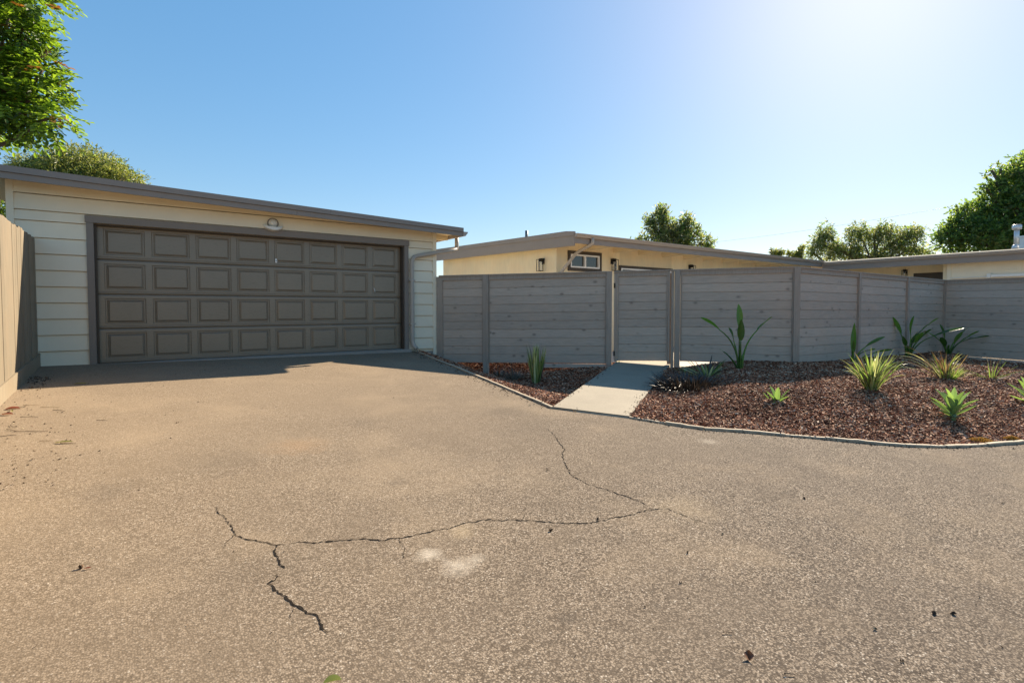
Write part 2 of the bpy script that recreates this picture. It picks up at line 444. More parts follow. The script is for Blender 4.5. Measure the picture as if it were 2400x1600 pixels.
fn = Vector((0.668, -0.744, 0)).normalized(); fnrm = Vector((-fn.y, fn.x, 0))   # fnrm points away from the camera? fixed below
if fnrm.dot(FW) < 0: fnrm = -fnrm
BED1 = EDGE_L + [PATH_FRONT[0] + pdir_l * 5.9, P_A + fnrm * 1.1, Vector((5.26, 10.3, 0)), Vector((4.75, 10.06, 0))]
BED2 = EDGE_R + [P_D + Vector((0.1, 3.3, 0)), P_C + Vector((.1, .1, 0)), P_B + Vector((0.06, 0.12, 0)), PATH_FRONT[-1] + pdir_r * 4.55]
def bed1_z(P):
    pl = plane_z(P[:, 0], P[:, 1]); d = seg_dist(P, EDGE_L)
    # the bed falls away toward the fence, deepest near the garage corner
    u = (P[:, 0] - 5.3) * .668 + (P[:, 1] - 10.03) * -.744
    dip = np.interp(u, [0, 1.05, 2.2, 3.0, 3.6], [.50, .47, .33, .16, .10])
    z = pl - 0.01 - ss(d / 1.45) * dip + 0.012 * snoise(P, 3.1)
    k = ss(((P[:, 0] - 5.3) * .744 + (P[:, 1] - 10.03) * .668 - .05) / .9)      # rises to the patio behind the fence
    return z * (1 - k) + .16 * k
def bed2_z(P):
    pl = plane_z(P[:, 0], P[:, 1])
    dc = seg_dist(P, EDGE_R); dp = seg_dist(P, [PATH_FRONT[-1], PR_END])
    k = np.clip((16.9 - P[:, 0]) / 1.5, 0.15, 1)      # falls off against the side fence
    k = np.where(P[:, 1] > 3.9, 1.0, k)
    return pl - 0.005 + 0.21 * ss(np.minimum(dc / 2.0, dp / 1.5)) * k + 0.018 * snoise(P, 2.2, 3)

def fill_poly(name, poly, zf, mats, step=0.25, parent=None):
    poly2 = [(p[0], p[1]) for p in poly]
    xs = [p[0] for p in poly2]; ys = [p[1] for p in poly2]
    gx, gy = np.meshgrid(np.arange(min(xs), max(xs), step), np.arange(min(ys), max(ys), step))
    G = np.stack([gx.ravel(), gy.ravel()], 1) + (RNG.random((gx.size, 2)) - .5) * step * .3
    G = G[inside(G, poly2)]
    G = G[seg_dist(G, poly2 + [poly2[0]]) > step * .4]
    pts = [Vector(p) for p in poly2] + [Vector((a, b)) for a, b in G]
    n = len(poly2)
    vs, es, fs, *_ = delaunay_2d_cdt(pts, [], [list(range(n))], 1, 1e-5)
    P = np.array([(v.x, v.y) for v in vs])
    z = zf(P)
    V = np.column_stack([P, z]); F = np.array([list(f) for f in fs])
    return np_mesh(name, V, F, mats, parent, smooth=True)

# ------------------------------------------------------------------ ground
gx = np.concatenate([[-900, -300, -100, -40], np.arange(-20, 40, 1.0), [50, 90, 200, 500, 900]])
gy = np.concatenate([[-900, -300, -100, -40], np.arange(-20, 40, 1.0), [50, 90, 200, 500, 900]])
X, Y = np.meshgrid(gx, gy); P = np.column_stack([X.ravel(), Y.ravel()])
zz = plane_z(np.clip(P[:, 0], -8, 17), np.clip(P[:, 1], -14, 10)) - 0.07
zz = np.where((P[:, 0] > 3.6) & (P[:, 1] > -1.0), np.minimum(zz, -0.35), zz)
idx = np.arange(len(P)).reshape(X.shape)
F = np.column_stack([idx[:-1, :-1].ravel(), idx[:-1, 1:].ravel(), idx[1:, 1:].ravel(), idx[1:, :-1].ravel()])
g = np_mesh('ground', np.column_stack([P, zz]), F, M['earth'], smooth=True); tag(g, kind='structure')

# ------------------------------------------------------------------ driveway
drive_poly = [(-1.30, -13), (26, -13), (26, .30), (16.85, .30)] + [(p.x, p.y) for p in EDGE_R[::-1]] + [(p.x, p.y) for p in PATH_FRONT[::-1][1:]] + [(p.x, p.y) for p in EDGE_L[::-1][1:]] + [(4.75, 10.16), (-1.30, 10.16)]
def drive_z(P):
    # very gentle settlement
    near = np.exp(-((P[:, 0] - 2.2) ** 2 + (P[:, 1] - 4.2) ** 2) / 3.0)
    return plane_z(P[:, 0], P[:, 1]) - 0.02 * near * 0
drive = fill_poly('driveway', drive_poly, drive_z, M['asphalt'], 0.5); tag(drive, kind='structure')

# cracks: ragged dark splits, part of the drive
def crack_path(pts_px, w0, w1, seed):
    rnd = random.Random(seed); pts = [gp(*p) for p in pts_px]
    dense = []
    for a, b in zip(pts[:-1], pts[1:]):
        n = max(2, int((b - a).length / 0.015))
        for i in range(n): dense.append(a.lerp(b, i / n))
    dense.append(pts[-1])
    out = []; off = 0
    for i, p in enumerate(dense):
        off = off * 0.75 + rnd.uniform(-1, 1) * 0.008
        d = (dense[min(i+1, len(dense)-1)] - dense[max(i-1, 0)]).normalized(); s = d.cross(UP).normalized()
        f = i / (len(dense) - 1)
        w = (w0 + (w1 - w0) * f) * .62 * rnd.uniform(0.4, 1.6)
        if rnd.random() < 0.05: w *= 0.15
        w *= min(1, min(f, 1 - f) * 14 + .2)
        q = p + s * off
        out.append((q + s * w * rnd.uniform(.15, .85) + d * rnd.uniform(-.004, .004), q - s * w * rnd.uniform(.15, .85)))
    return out
mb = MB()
for k, (pl_, a, b) in enumerate([
    ([(500,1187),(520,1208),(537,1225),(548,1242),(549,1255),(575,1266),(610,1270),(640,1276),(668,1278)], .007, .013),
    ([(648,1278),(647,1300),(648,1318),(655,1326),(668,1332)], .012, .008),
    ([(651,1342),(649,1360),(637,1366),(650,1380),(668,1398),(690,1412),(715,1427),(737,1440),(752,1453),(758,1463),(768,1482)], .014, .013),
    ([(668,1278),(700,1270),(745,1269),(790,1266),(850,1264),(890,1267),(930,1260),(990,1250),(1060,1238),(1095,1226),(1145,1219),(1220,1219),(1300,1224),(1380,1226),(1440,1214),(1500,1200),(1540,1193),(1568,1192)], .012, .011),
    ([(1531,1197),(1522,1186),(1490,1172),(1455,1158),(1410,1143),(1370,1130),(1345,1117),(1328,1095),(1320,1072),(1322,1052),(1308,1030),(1300,1020),(1280,1004)], .012, .010),
    ([(548,1250),(530,1268),(522,1290)], .006, .002), ([(1220,1219),(1232,1205),(1262,1196)], .005, .002), ([(1345,1117),(1362,1108),(1392,1104)], .005, .002), ([(690,1412),(678,1440),(690,1462)], .006, .002), ([(930,1260),(950,1290),(944,1312)], .005, .002), ([(1308,1030),(1328,1020)], .004, .002), ([(1640,1222),(1690,1232),(1725,1250)], .004, .002),
    ([(1556,1184),(1568,1192),(1600,1206),(1640,1222)], .010, .003)]):
    pr = crack_path(pl_, a, b, 40 + k)
    vs = [v for q in pr for v in q]
    zz = drive_z(np.array([(v.x, v.y) for v in vs]))
    vs = [(v.x, v.y, z + .0025) for v, z in zip(vs, zz)]
    mb.add(vs, [(2*i, 2*i+1, 2*i+3, 2*i+2) for i in range(len(pr)-1)])
ck = mb.build('crack', M['crack'], drive)
# slab strip under the garage door
mb = MB(); mb.box(-0.56, 4.62, 9.985, 10.30, plane_z(2, 10) - .2, plane_z(2, 10) + .028)
o = mb.build('door_threshold', M['foundation']); tag(o, kind='structure')

# ------------------------------------------------------------------ concrete path and patio
def slab(name, poly, zf, th, mat, step=0.4):
    o = fill_poly(name, poly, zf, mat, step)
    mb = MB()   # edge skirt as real thickness
    n = len(poly); z = zf(np.array([(p[0], p[1]) for p in poly]))
    me = o.data
    bm = bmesh.new(); bm.from_mesh(me)
    edges = [e for e in bm.edges if e.is_boundary]
    r = bmesh.ops.extrude_edge_only(bm, edges=edges)
    for v in [g for g in r['geom'] if isinstance(g, bmesh.types.BMVert)]: v.co.z -= th
    for f in bm.faces: f.smooth = False
    bm.to_mesh(me); bm.free()
    return o
path_poly = [PATH_FRONT[0], PATH_FRONT[1], PATH_FRONT[2], PR_END, PL_END]
o = slab('path', path_poly, lambda P: plane_z(P[:, 0], P[:, 1]) + .022, .12, M['concrete']); tag(o, kind='structure')
pa = P_A + fnrm * 1.05; pb = P_B + fnrm * 0.30
patio_poly = [pa, pb, (10.3, 5.05, 0), (16.5, 4.75, 0), (23.0, 4.75, 0), (23.0, 10.5, 0), (9.3, 10.5, 0), (9.3, 16.5, 0), (5.4, 16.5, 0)]
o = slab('patio', patio_poly, lambda P: np.full(len(P), .165), .35, M['patio'], 1.0); tag(o, kind='structure')

# ------------------------------------------------------------------ mulch beds
s1 = fill_poly('soil_bed', BED1, lambda P: bed1_z(P) - .012, M['soil'], 0.18); tag(s1, kind='structure')
s2 = fill_poly('soil_bed', BED2, lambda P: bed2_z(P) - .012, M['soil'], 0.25); tag(s2, kind='structure')
def chips(name, poly, zf, n, maxd, label):
    xs = [p[0] for p in poly]; ys = [p[1] for p in poly]
    P = np.column_stack([RNG.uniform(min(xs), max(xs), n), RNG.uniform(min(ys), max(ys), n)])
    P = P[inside(P, poly)]
    d = np.linalg.norm(P, axis=1)
    keep = (d < maxd) & (RNG.random(len(P)) < np.clip((8.0 / d) ** 1.3, 0, 1)) & (P @ np.array([FW.x, FW.y]) > 1.0)
    P = P[keep]; d = d[keep]; n = len(P)
    P[:, 0] += RNG.normal(0, .015, n)
    L = RNG.uniform(.014, .044, n) * np.clip(d / 8, 1, 1.5); W = L * RNG.uniform(.22, .55, n); H = L * RNG.uniform(.10, .30, n)
    yaw = RNG.uniform(0, 2 * np.pi, n); tilt = RNG.normal(0, .38, n); roll = RNG.normal(0, .5, n)
    z = zf(P) + RNG.uniform(-.004, .022, n)
    base = np.array([[-1,-1,0],[1,-1,0],[1,1,0],[-1,1,0],[-.8,0,1],[.75,0,1.0]], float)
    V = np.repeat(base[None], n, 0) * np.stack([L/2, W/2, H], 1)[:, None, :]
    V[:, :, :2] += RNG.normal(0, .0022, (n, 6, 2))
    ct, st = np.cos(tilt), np.sin(tilt); x = V[:,:,0]*ct[:,None] - V[:,:,2]*st[:,None]; zz = V[:,:,0]*st[:,None] + V[:,:,2]*ct[:,None]
    V[:,:,0], V[:,:,2] = x, zz
    cr, sr = np.cos(roll), np.sin(roll); y = V[:,:,1]*cr[:,None] - V[:,:,2]*sr[:,None]; zz = V[:,:,1]*sr[:,None] + V[:,:,2]*cr[:,None]
    V[:,:,1], V[:,:,2] = y, zz
    cy, sy = np.cos(yaw), np.sin(yaw); x = V[:,:,0]*cy[:,None] - V[:,:,1]*sy[:,None]; y = V[:,:,0]*sy[:,None] + V[:,:,1]*cy[:,None]
    V[:,:,0] = x + P[:,0][:,None]; V[:,:,1] = y + P[:,1][:,None]; V[:,:,2] += z[:,None]
    f = np.array([[0,1,5],[0,5,4],[1,2,5],[2,3,4],[2,4,5],[3,0,4]])
    F = (f[None] + (np.arange(n) * 6)[:, None, None]).reshape(-1, 3)
    o = np_mesh(name, V.reshape(-1, 3), F, M['chips'])
    tag(o, label, 'bark mulch', kind='stuff'); print(name, n)
    return o
def shrink(poly): return [(p[0], p[1]) for p in poly]
chips('bark_mulch', shrink(BED1), bed1_z, 90000, 14, 'dark bark mulch in the shaded bed between garage and path')
chips('bark_mulch', shrink(BED2), bed2_z, 340000, 18, 'reddish bark mulch on the mounded bed right of the path')

# ------------------------------------------------------------------ edging boards
def edging(name, segs, label):
    r = empty(name, segs[0][0], label, 'garden edging', 'timber edging round the mulch beds')
    for i, (a, b) in enumerate(segs):
        mb = MB(); d = (b - a).normalized(); s = d.cross(UP).normalized()
        a2 = a + d * .002; b2 = b - d * .002
        w, h0, h1 = .048, -.06, .024 + .004 * random.uniform(-1, 1)
        n = 5; ring = []
        for k in range(n + 1):
            p = a2.lerp(b2, k / n) + s * random.uniform(-.005, .005)
            hh = h1 + random.uniform(-.003, .003)
            ring += [p - s*w/2 + UP*h0, p - s*w/2 + UP*(hh-.006), p - s*(w/2-.008) + UP*hh, p + s*(w/2-.008) + UP*hh, p + s*w/2 + UP*(hh-.006), p + s*w/2 + UP*h0]
        fs = []
        for k in range(n):
            for j in range(5): fs.append((k*6+j, k*6+j+1, (k+1)*6+j+1, (k+1)*6+j))
        fs += [(0,1,2,3,4,5), tuple(n*6 + j for j in range(5, -1, -1))]
        mb.add(ring, fs); mb.build('edging_board', M['edging'], r)
    return r
edging('garden_edging', list(zip(EDGE_L[:-1], EDGE_L[1:])), 'straight timber edging from the garage corner to the concrete path')
thin = [PATH_FRONT[0].lerp(PATH_FRONT[1], .45), PATH_FRONT[1], PATH_FRONT[2]]
edging('garden_edging', [(a - UP * .02 , b - UP * .02) for a, b in list(zip(thin[:-1], thin[1:])) + []] + [(EDGE_R[i], EDGE_R[i+1]) for i in range(len(EDGE_R) - 1)], 'long curved timber edging in front of the mounded bed')
# ------------------------------------------------------------------ fences
def pl_pt(a, b, s, z): p = a.lerp(b, s); return Vector((p.x, p.y, z))
def board_run(mb, a, b, z0a, z1a, z0b, z1b, n, th, nrm, gap=.007, mi=0):
    """n horizontal boards between points a and b (xy), chamfered top/bottom edges so the joints read as V grooves"""
    for i in range(n):
        f0, f1 = i / n, (i + 1) / n
        za0 = z0a + (z1a - z0a) * f0 + gap / 2; za1 = z0a + (z1a - z0a) * f1 - gap / 2
        zb0 = z0b + (z1b - z0b) * f0 + gap / 2; zb1 = z0b + (z1b - z0b) * f1 - gap / 2
        c = .007; w = random.uniform(-.0015, .0015)
        def prof(p, z0, z1):
            q = Vector((p.x, p.y, 0)) + nrm * w
            g = gap / 2 + .0003
            return [q + UP*(z0-g), q - nrm*(th*.35) + UP*(z0-g), q - nrm*(th*.35+.0005) + UP*z0, q - nrm*(th-.004) + UP*z0, q - nrm*th + UP*(z0+.004), q - nrm*th + UP*(z1-.004), q - nrm*(th-.004) + UP*z1, q - nrm*(th*.35+.0005) + UP*z1, q - nrm*(th*.35) + UP*(z1+g-.0006), q + UP*(z1+g-.0006)]
        vs = prof(a, za0, za1) + prof(b, zb0, zb1)
        K = 10; fs = [tuple(range(K)), tuple(range(2*K-1, K-1, -1))] + [(j, (j+1) % K, K + (j+1) % K, K + j) for j in range(K)]
        mb.add(vs, fs, mi)
def vpost(mb, p, d, nrm, w, dep, z0, z1, out=0.0):
    """post centred at p; w along the fence, dep through it, its front face 'out' in front of the line"""
    c = Vector((p.x, p.y, 0)) - nrm * (out - dep / 2)
    s = d * (w / 2); t = nrm * (dep / 2)
    poly = [c - s - t + UP*z0, c + s - t + UP*z0, c + s + t + UP*z0, c - s + t + UP*z0]
    mb.prism(poly, UP * (z1 - z0))

# heights (world) of the top cap and board bottoms along the front run, measured off the photo
def front_top(s): return 2.085 + (2.157 - 2.085) * s
def front_bot(s): return 0.235 + (0.345 - 0.235) * s
dF = (P_B - P_A).normalized(); nF = fnrm
LF = (P_B - P_A).length
def sx(px): return on_line(px, P_A, P_B)
def front_run(root, s0, s1, nb=10, skirt=None, zb=None):
    """one board panel with top rail between s0 and s1"""
    a, b = P_A.lerp(P_B, s0), P_A.lerp(P_B, s1)
    zb0, zb1 = (front_bot(s0), front_bot(s1)) if zb is None else zb
    mb = MB(); board_run(mb, a, b, zb0, front_top(s0) - .10, zb1, front_top(s1) - .10, nb, .022, nF)
    if skirt:
        k0, k1, zs0, zs1, hh = skirt
        a2, b2 = P_A.lerp(P_B, k0), P_A.lerp(P_B, k1)
        board_run(mb, a2, b2, zs0 - hh, zs0, zs1 - hh, zs1, 1, .022, nF)
    mb.build('board_panel', M['fence'], root)
    mb = MB()
    mb.beam(a + UP*(front_top(s0)-.055) - nF*.033, b + UP*(front_top(s1)-.055) - nF*.033, .022, .085, side=nF)
    mb.beam(a + UP*(front_top(s0)-.055) + nF*.020, b + UP*(front_top(s1)-.055) + nF*.020, .038, .085, side=nF)
    mb.build('top_rail', M['fence_post'], root)
    for p, q in ((a, 1), (b, -1)):   # vertical stops beside the posts
        mb = MB(); vpost(mb, p + dF * q * .011, dF, nF, .021, .02, zb0 if q == 1 else zb1, (front_top(s0) if q == 1 else front_top(s1)) - .099, .043)
        mb.build('edge_stop', M['fence_post'], root)
def cap(root, s0, s1):
    mb = MB(); a, b = P_A.lerp(P_B, s0), P_A.lerp(P_B, s1)
    mb.beam(a + UP*(front_top(s0)), b + UP*(front_top(s1)), .135, .026, side=nF)
    mb.build('top_cap', M['fence_post'], root)
def post(root, s, z0, z1, w=.10, out=.07, dep=.09):
    mb = MB(); vpost(mb, P_A.lerp(P_B, s), dF, nF, w, dep, z0, z1, out); mb.build('post', M['fence_post'], root)

sA = 0.003; s1_ = sx(1140); sgl = sx(1428); sgL = sx(1437.5); sgR = sx(1567); sgp1 = sx(1574.5); sgp2 = sx(1585); w_ = LF
print('fence fractions', s1_, sgl, sgR, sgp2, LF)
root = empty('board_fence', P_A + UP * .2, 'grey horizontal board fence running from the garage corner to the gate', 'fence')
post(root, .001, -.15, front_top(sA) - .014, .13, .045)
front_run(root, sA + .04 / LF, s1_ - .058 / LF, 10)
post(root, s1_, -.12, front_top(s1_) - .014, .115, .075)
front_run(root, s1_ + .058 / LF, sgl - .058 / LF, 10, skirt=(sx(1268), sgl - .06 / LF, front_bot(sx(1268)) - .012, front_bot(sgl) - .012, .085))
post(root, sgl, .10, front_top(sgl) - .014, .11, .075)
cap(root, 0.0, sgl + .06 / LF)

root = empty('board_gate', P_A.lerp(P_B, sgL) + UP * .3, 'grey board gate closing the concrete path', 'gate')
g0, g1 = sgL + .012 / LF, sgR + .02 / LF
front_run(root, g0 + .07 / LF, g1 - .04 / LF, 10, zb=(front_bot(g0) + .06, front_bot(g1) + .06))
for (s, w) in ((g0 + .035 / LF, .066), (g1 - .018 / LF, .036)):
    mb = MB(); vpost(mb, P_A.lerp(P_B, s), dF, nF, w, .05, front_bot(s) + .05, front_top(s) - .016, .05); mb.build('gate_stile', M['fence_post'], root)
cap(root, g0, g1)
for zz in (0.5, 1.85):
    mb = MB()
    c = P_A.lerp(P_B, g0 + .01 / LF) - nF * .056
    mb.beam(c + UP * (zz - .05), c + UP * (zz + .05), .03, .008, side=dF)
    mb.tube([c + UP * (zz - .05) - nF * .004, c + UP * (zz + .05) - nF * .004], .007, 8)
    mb.build('hinge', M['black'], root)
mb = MB(); vpost(mb, P_A.lerp(P_B, sgR + .03 / LF), dF, nF, .10, .02, .3, front_top(sgR) - .05, -.03); mb.build('gate_light_blocker', M['fence_post'], root)  # added strip behind the gate, blocks light coming through the gap

root = empty('board_fence', P_A.lerp(P_B, sgp2) + UP * .3, 'wide grey board fence panel right of the gate, behind the tallest paddle-leaf plant', 'fence')
post(root, sgp1 + .01 / LF, .12, front_top(sgp1) - .016, .05, .045, .05)
post(root, sgp2 + .015 / LF, .15, front_top(sgp2) - .014, .10, .075)
sk0 = sx(1668)
front_run(root, sgp2 + .075 / LF, 1 - .05 / LF, 10, skirt=(sk0, 1 - .06 / LF, front_bot(sk0) - .012, front_bot(1) - .012, .085), zb=(front_bot(sgp2) + .06, front_bot(1) + .005))
mb = MB(); vpost(mb, P_B, dF, nF, .105, .10, .02, front_top(1) - .014, .075); mb.build('post', M['fence_post'], root)
cap(root, g1 + .01 / LF, 1.006)

# return run B -> C, and the side run C -> D
def plain_run(root, a, b, za, zb_, fr, nb, mats=None, bot=(.345, .25), posts=True, endposts=(True, True), d=None, n=None, skirt=True):
    d = (b - a).normalized(); n = Vector((-d.y, d.x, 0)); n = n if n.dot(Vector((a.x, a.y, 0))) > 0 else -n
    Lr = (b - a).length
    zt = lambda s: za + (zb_ - za) * s
    zo = lambda s: bot[0] + (bot[1] - bot[0]) * s
    for i in range(len(fr) - 1):
        s0, s1 = fr[i] + .045 / Lr, fr[i+1] - .045 / Lr
        p, q = a.lerp(b, s0), a.lerp(b, s1)
        mb = MB(); board_run(mb, p, q, zo(s0), zt(s0) - .10, zo(s1), zt(s1) - .10, nb, .022, n)
        if skirt: board_run(mb, p, q, zo(s0) - .10, zo(s0) - .012, zo(s1) - .10, zo(s1) - .012, 1, .020, n)
        mb.build('board_panel', M['fence'], root)
        mb = MB()
        mb.beam(p + UP*(zt(s0)-.055) - n*.033, q + UP*(zt(s1)-.055) - n*.033, .022, .085, side=n)
        mb.beam(p + UP*(zt(s0)-.055) + n*.020, q + UP*(zt(s1)-.055) + n*.020, .038, .085, side=n)
        mb.build('top_rail', M['fence_post'], root)
    for i, s in enumerate(fr):
        if (i == 0 and not endposts[0]) or (i == len(fr) - 1 and not endposts[1]): continue
        mb = MB(); vpost(mb, a.lerp(b, s), d, n, .089, .09, zo(s) - .28, zt(s) - .014, .066); mb.build('post', M['fence_post'], root)
    mb = MB(); mb.beam(a + UP*za, b + UP*zb_, .135, .026, side=n); mb.build('top_cap', M['fence_post'], root)
fB = [0.006] + [on_line(px, P_B, P_C) for px in (2008, 2122)] + [0.995]
print('BC', fB)
root = empty('board_fence', P_B + UP * .3, 'three-panel grey board fence behind the bed, from its front corner to the inner corner', 'fence')
plain_run(root, P_B, P_C, 2.155, 2.105, fB, 10, bot=(.34, .30), endposts=(False, True))
root = empty('board_fence', P_C + UP * .3, 'grey board fence on the right side running toward the viewer below the siding wall', 'fence')
plain_run(root, P_C, P_D, 2.105, 2.09, [0.0, .34, .66, .99], 10, bot=(.22, .05), endposts=(False, True))

# tan picket fence on the left
FXL = -1.16
root = empty('picket_fence', (FXL, 7.5, .4), 'tan painted close-board fence along the left side of the drive', 'fence')
mb = MB(); y = 10.06; k = 0
while y > 1.2:
    w = .138 + random.uniform(-.003, .003)
    top = CAMZ + 0.995 + random.uniform(-.012, .012)
    dx = random.uniform(-.004, .004)
    mb.box(FXL - .019 + dx, FXL + dx, y - w, y - .004, plane_z(FXL, y) + .155, top); y -= w + .004; k += 1
mb.build('picket', M['tan'], root)
mb = MB()
for y0, y1 in ((1.2, 3.6), (3.61, 6.0), (6.01, 8.4), (8.41, 10.06)):
    z0, z1 = plane_z(FXL, y0), plane_z(FXL, y1)
    mb.prism([(FXL - .02, y0, z0 - .06), (FXL - .02, y1, z1 - .06), (FXL - .02, y1, z1 + .185), (FXL - .02, y0, z0 + .185)], (.042, 0, 0))
mb.build('kick_board', M['tan'], root)
mb = MB()
for z in (.9, 1.9): mb.box(FXL - .06, FXL - .021, 1.2, 10.05, z, z + .09)
mb.build('rail', M['tan'], root)
for y in (1.3, 3.65, 6.05, 8.45, 9.98):
    mb = MB(); mb.box(FXL - .12, FXL - .062, y - .045, y + .045, 0, 2.36); mb.build('post', M['tan'], root)

# ------------------------------------------------------------------ garage
def Z(h): return CAMZ + h          # h is measured from eye level
gar = empty('garage', (2, 13, .5), 'low cream garage with a wide dark panelled door', 'garage')
GX0, GX1, GYB = -1.45, 5.24, 16.6
RX0, RX1 = -1.80, 5.69
def rtop(x): return Z(1.905 - (x + 1.46) * 0.0295)
def clip_top(poly, f):
    out = []
    for i in range(len(poly)):
        a, b = poly[i], poly[(i+1) % len(poly)]
        fa, fb = a[1] - f(a[0]), b[1] - f(b[0])
        if fa <= 0: out.append(a)
        if (fa < 0 < fb) or (fb < 0 < fa):
            t = fa / (fa - fb); out.append((a[0] + (b[0]-a[0])*t, a[1] + (b[1]-a[1])*t))
    return out
lines = [-1.12, -.875, -.64, -.405, -.17, .065, .30, .535, .77, 1.0, 1.24, 1.386]
upper = [1.3875, 1.62, 1.95]
def lap(mb, x0, x1, z0, z1, topf=None):
    poly = [(x0, z0), (x1, z0), (x1, z1), (x0, z1)]
    if topf: poly = clip_top(poly, topf)
    if len(poly) < 3: return
    front = [Vector((x, GY - .028 + .020 * (z - z0) / (z1 - z0), z + (.009 if z == z0 else 0))) for x, z in poly]
    back = [Vector((x, GY + .02, z + (.009 if z == z0 else 0))) for x, z in poly]
    n = len(poly); mb.add(front + back, [tuple(range(n)), tuple(range(2*n-1, n-1, -1))] + [(i, (i+1) % n, n + (i+1) % n, n + i) for i in range(n)])
mb = MB(); tf = lambda x: rtop(x) - .10
for a, b in zip(lines[:-1], lines[1:]):
    zlow = max(a, -.93)
    lap(mb, GX0 + .08, -.586, Z(zlow if a > -1 else -1.0), Z(b) - .002)
    lap(mb, 4.585, GX1 - .085, Z(a if a > -.9 else -.875 - .05) if a > -1 else Z(-1.0), Z(b) - .002) if a > -1 else None
for a, b in zip(upper[:-1], upper[1:]):
    lap(mb, GX0 + .08, GX1 - .085, Z(a), Z(b) - .002, tf)
mb.build('siding', M['siding'], gar)
mb = MB(); mb.box(GX0, GX0 + .08, GY - .03, GY + .05, Z(-.95), tf(GX0) - .0); mb.build('corner_trim', M['siding'], gar); mb = MB(); mb.box(GX1 - .085, GX1 + .0, GY - .032, GY + .05, Z(-1.28), tf(GX1))
mb.build('corner_trim', M['siding'], gar)
mb = MB(); mb.box(GX0 + .01, -.50, GY + .021, GY + .10, Z(-1.3), Z(1.6)); mb.box(4.50, GX1 - .003, GY + .021, GY + .10, Z(-1.5), Z(1.52)); mb.box(-.50, 4.50, GY + .021, GY + .10, Z(1.27), Z(1.5))
mb.box(GX1 - .012, GX1 - .002, GY + .101, GYB, Z(-1.5), Z(1.50)); mb.box(GX0 + .01, GX0 + .02, GY + .101, GYB, Z(-1.3), Z(1.65)); mb.box(GX0 + .021, GX1 - .013, GYB - .01, GYB, Z(-1.3), Z(1.45))
mb.build('wall', M['siding'], gar)
mb = MB(); mb.box(4.56, GX1 - .087, GY - .012, GY + .02, Z(-1.5), Z(-.93)); mb.build('foundation', M['foundation'], gar); mb = MB(); mb.box(GX0, -.59, GY - .016, GY + .02, Z(-1.3), Z(-.90) - .03)
mb.build('foundation', M['foundation'], gar)
# casing
mb = MB()
mb.box(-.586, -.50, GY - .045, GY + .16, Z(-.90), Z(1.27)); mb.box(4.50, 4.588, GY - .045, GY + .16, Z(-.90), Z(1.27))
mb.prism([(-.60, GY - .052, Z(1.272)), (4.605, GY - .052, Z(1.272)), (4.605, GY - .052, Z(1.385)), (-.60, GY - .052, Z(1.375))], (0, .20, 0))
mb.build('door_frame', M['taupe'], gar)
mb = MB(); mb.box(-.499, -.470, GY + .02, GY + .11, Z(-.88), Z(1.268)); mb.box(4.470, 4.499, GY + .02, GY + .11, Z(-.88), Z(1.268)); mb.box(-.469, 4.469, GY + .02, GY + .11, Z(1.245), Z(1.268))
mb.build('door_stop', M['brown'], gar)
# sectional door: four sections, eight raised panels each
gd = empty('garage_door', Vector((2, GY + .15, Z(-.87))) - gar.location); gd.parent = gar
YD = GY + .125; DX0, DX1 = -.50, 4.50; H0 = Z(-.862); SH = .534
for r in range(4):
    mb = MB(); z0 = H0 + r * SH + .004; z1 = H0 + (r + 1) * SH - .004
    rects = []
    for c in range(8):
        x0 = DX0 + .106 + c * .6095; rects.append((x0, x0 + .522))
    pz0, pz1 = z0 + .070, z0 + .468
    def quad(x0, x1, za, zb, ya=YD, yb=YD): mb.add([(x0, ya, za), (x1, ya, za), (x1, yb, zb), (x0, yb, zb)], [(0,1,2,3)])
    # section skin with rolled top and bottom edges
    quad(DX0, DX1, z0, z0 + .016, YD + .014, YD); quad(DX0, DX1, z0 + .016, z0 + .030, YD, YD)
    quad(DX0, DX1, z0 + .030, z0 + .036, YD, YD + .004); quad(DX0, DX1, z0 + .036, z0 + .042, YD + .004, YD)
    quad(DX0, DX1, z0 + .042, pz0)
    quad(DX0, DX1, pz1, z1 - .020); quad(DX0, DX1, z1 - .020, z1 - .008, YD, YD + .003); quad(DX0, DX1, z1 - .008, z1, YD + .003, YD + .016)
    xs = [DX0] + [v for q in rects for v in q] + [DX1]
    for i in range(0, len(xs), 2): quad(xs[i], xs[i+1], pz0, pz1)
    for (x0, x1) in rects:
        prof = [(0, 0), (.011, .013), (.026, .013), (.038, .003), (.044, .009), (.060, -.002)]
        rings = []
        for ins, dy in prof:
            rings.append([(x0+ins, YD+dy, pz0+ins*.9), (x1-ins, YD+dy, pz0+ins*.9), (x1-ins, YD+dy, pz1-ins*.9), (x0+ins, YD+dy, pz1-ins*.9)])
        vs = [p for q in rings for p in q]; fs = []
        for k in range(len(rings)-1):
            for j in range(4):
                j2 = (j+1) % 4; fs.append((k*4+j, k*4+j2, (k+1)*4+j2, (k+1)*4+j))
        e = (len(rings)-1)*4; fs.append((e, e+1, e+2, e+3)); mb.add(vs, fs)
    mb.add([(DX0, YD+.03, z0-.004), (DX1, YD+.03, z0-.004), (DX1, YD+.03, z1+.004), (DX0, YD+.03, z1+.004)], [(0,1,2,3)])
    mb.build('door_section', M['door'], gd, fix=False)
mb = MB(); c = at_t(648, 601, 9.38); x = 2.075
mb.box(x - .018, x + .014, YD - .008, YD - .001, H0 + 3*SH + .075, H0 + 3*SH + .145); o = mb.build('lock_plate', M['white'], gd)
mb = MB(); mb.box(x - .008, x + .004, YD - .011, YD - .0085, H0 + 3*SH + .10, H0 + 3*SH + .118); mb.build('keyhole', M['black'], gd)
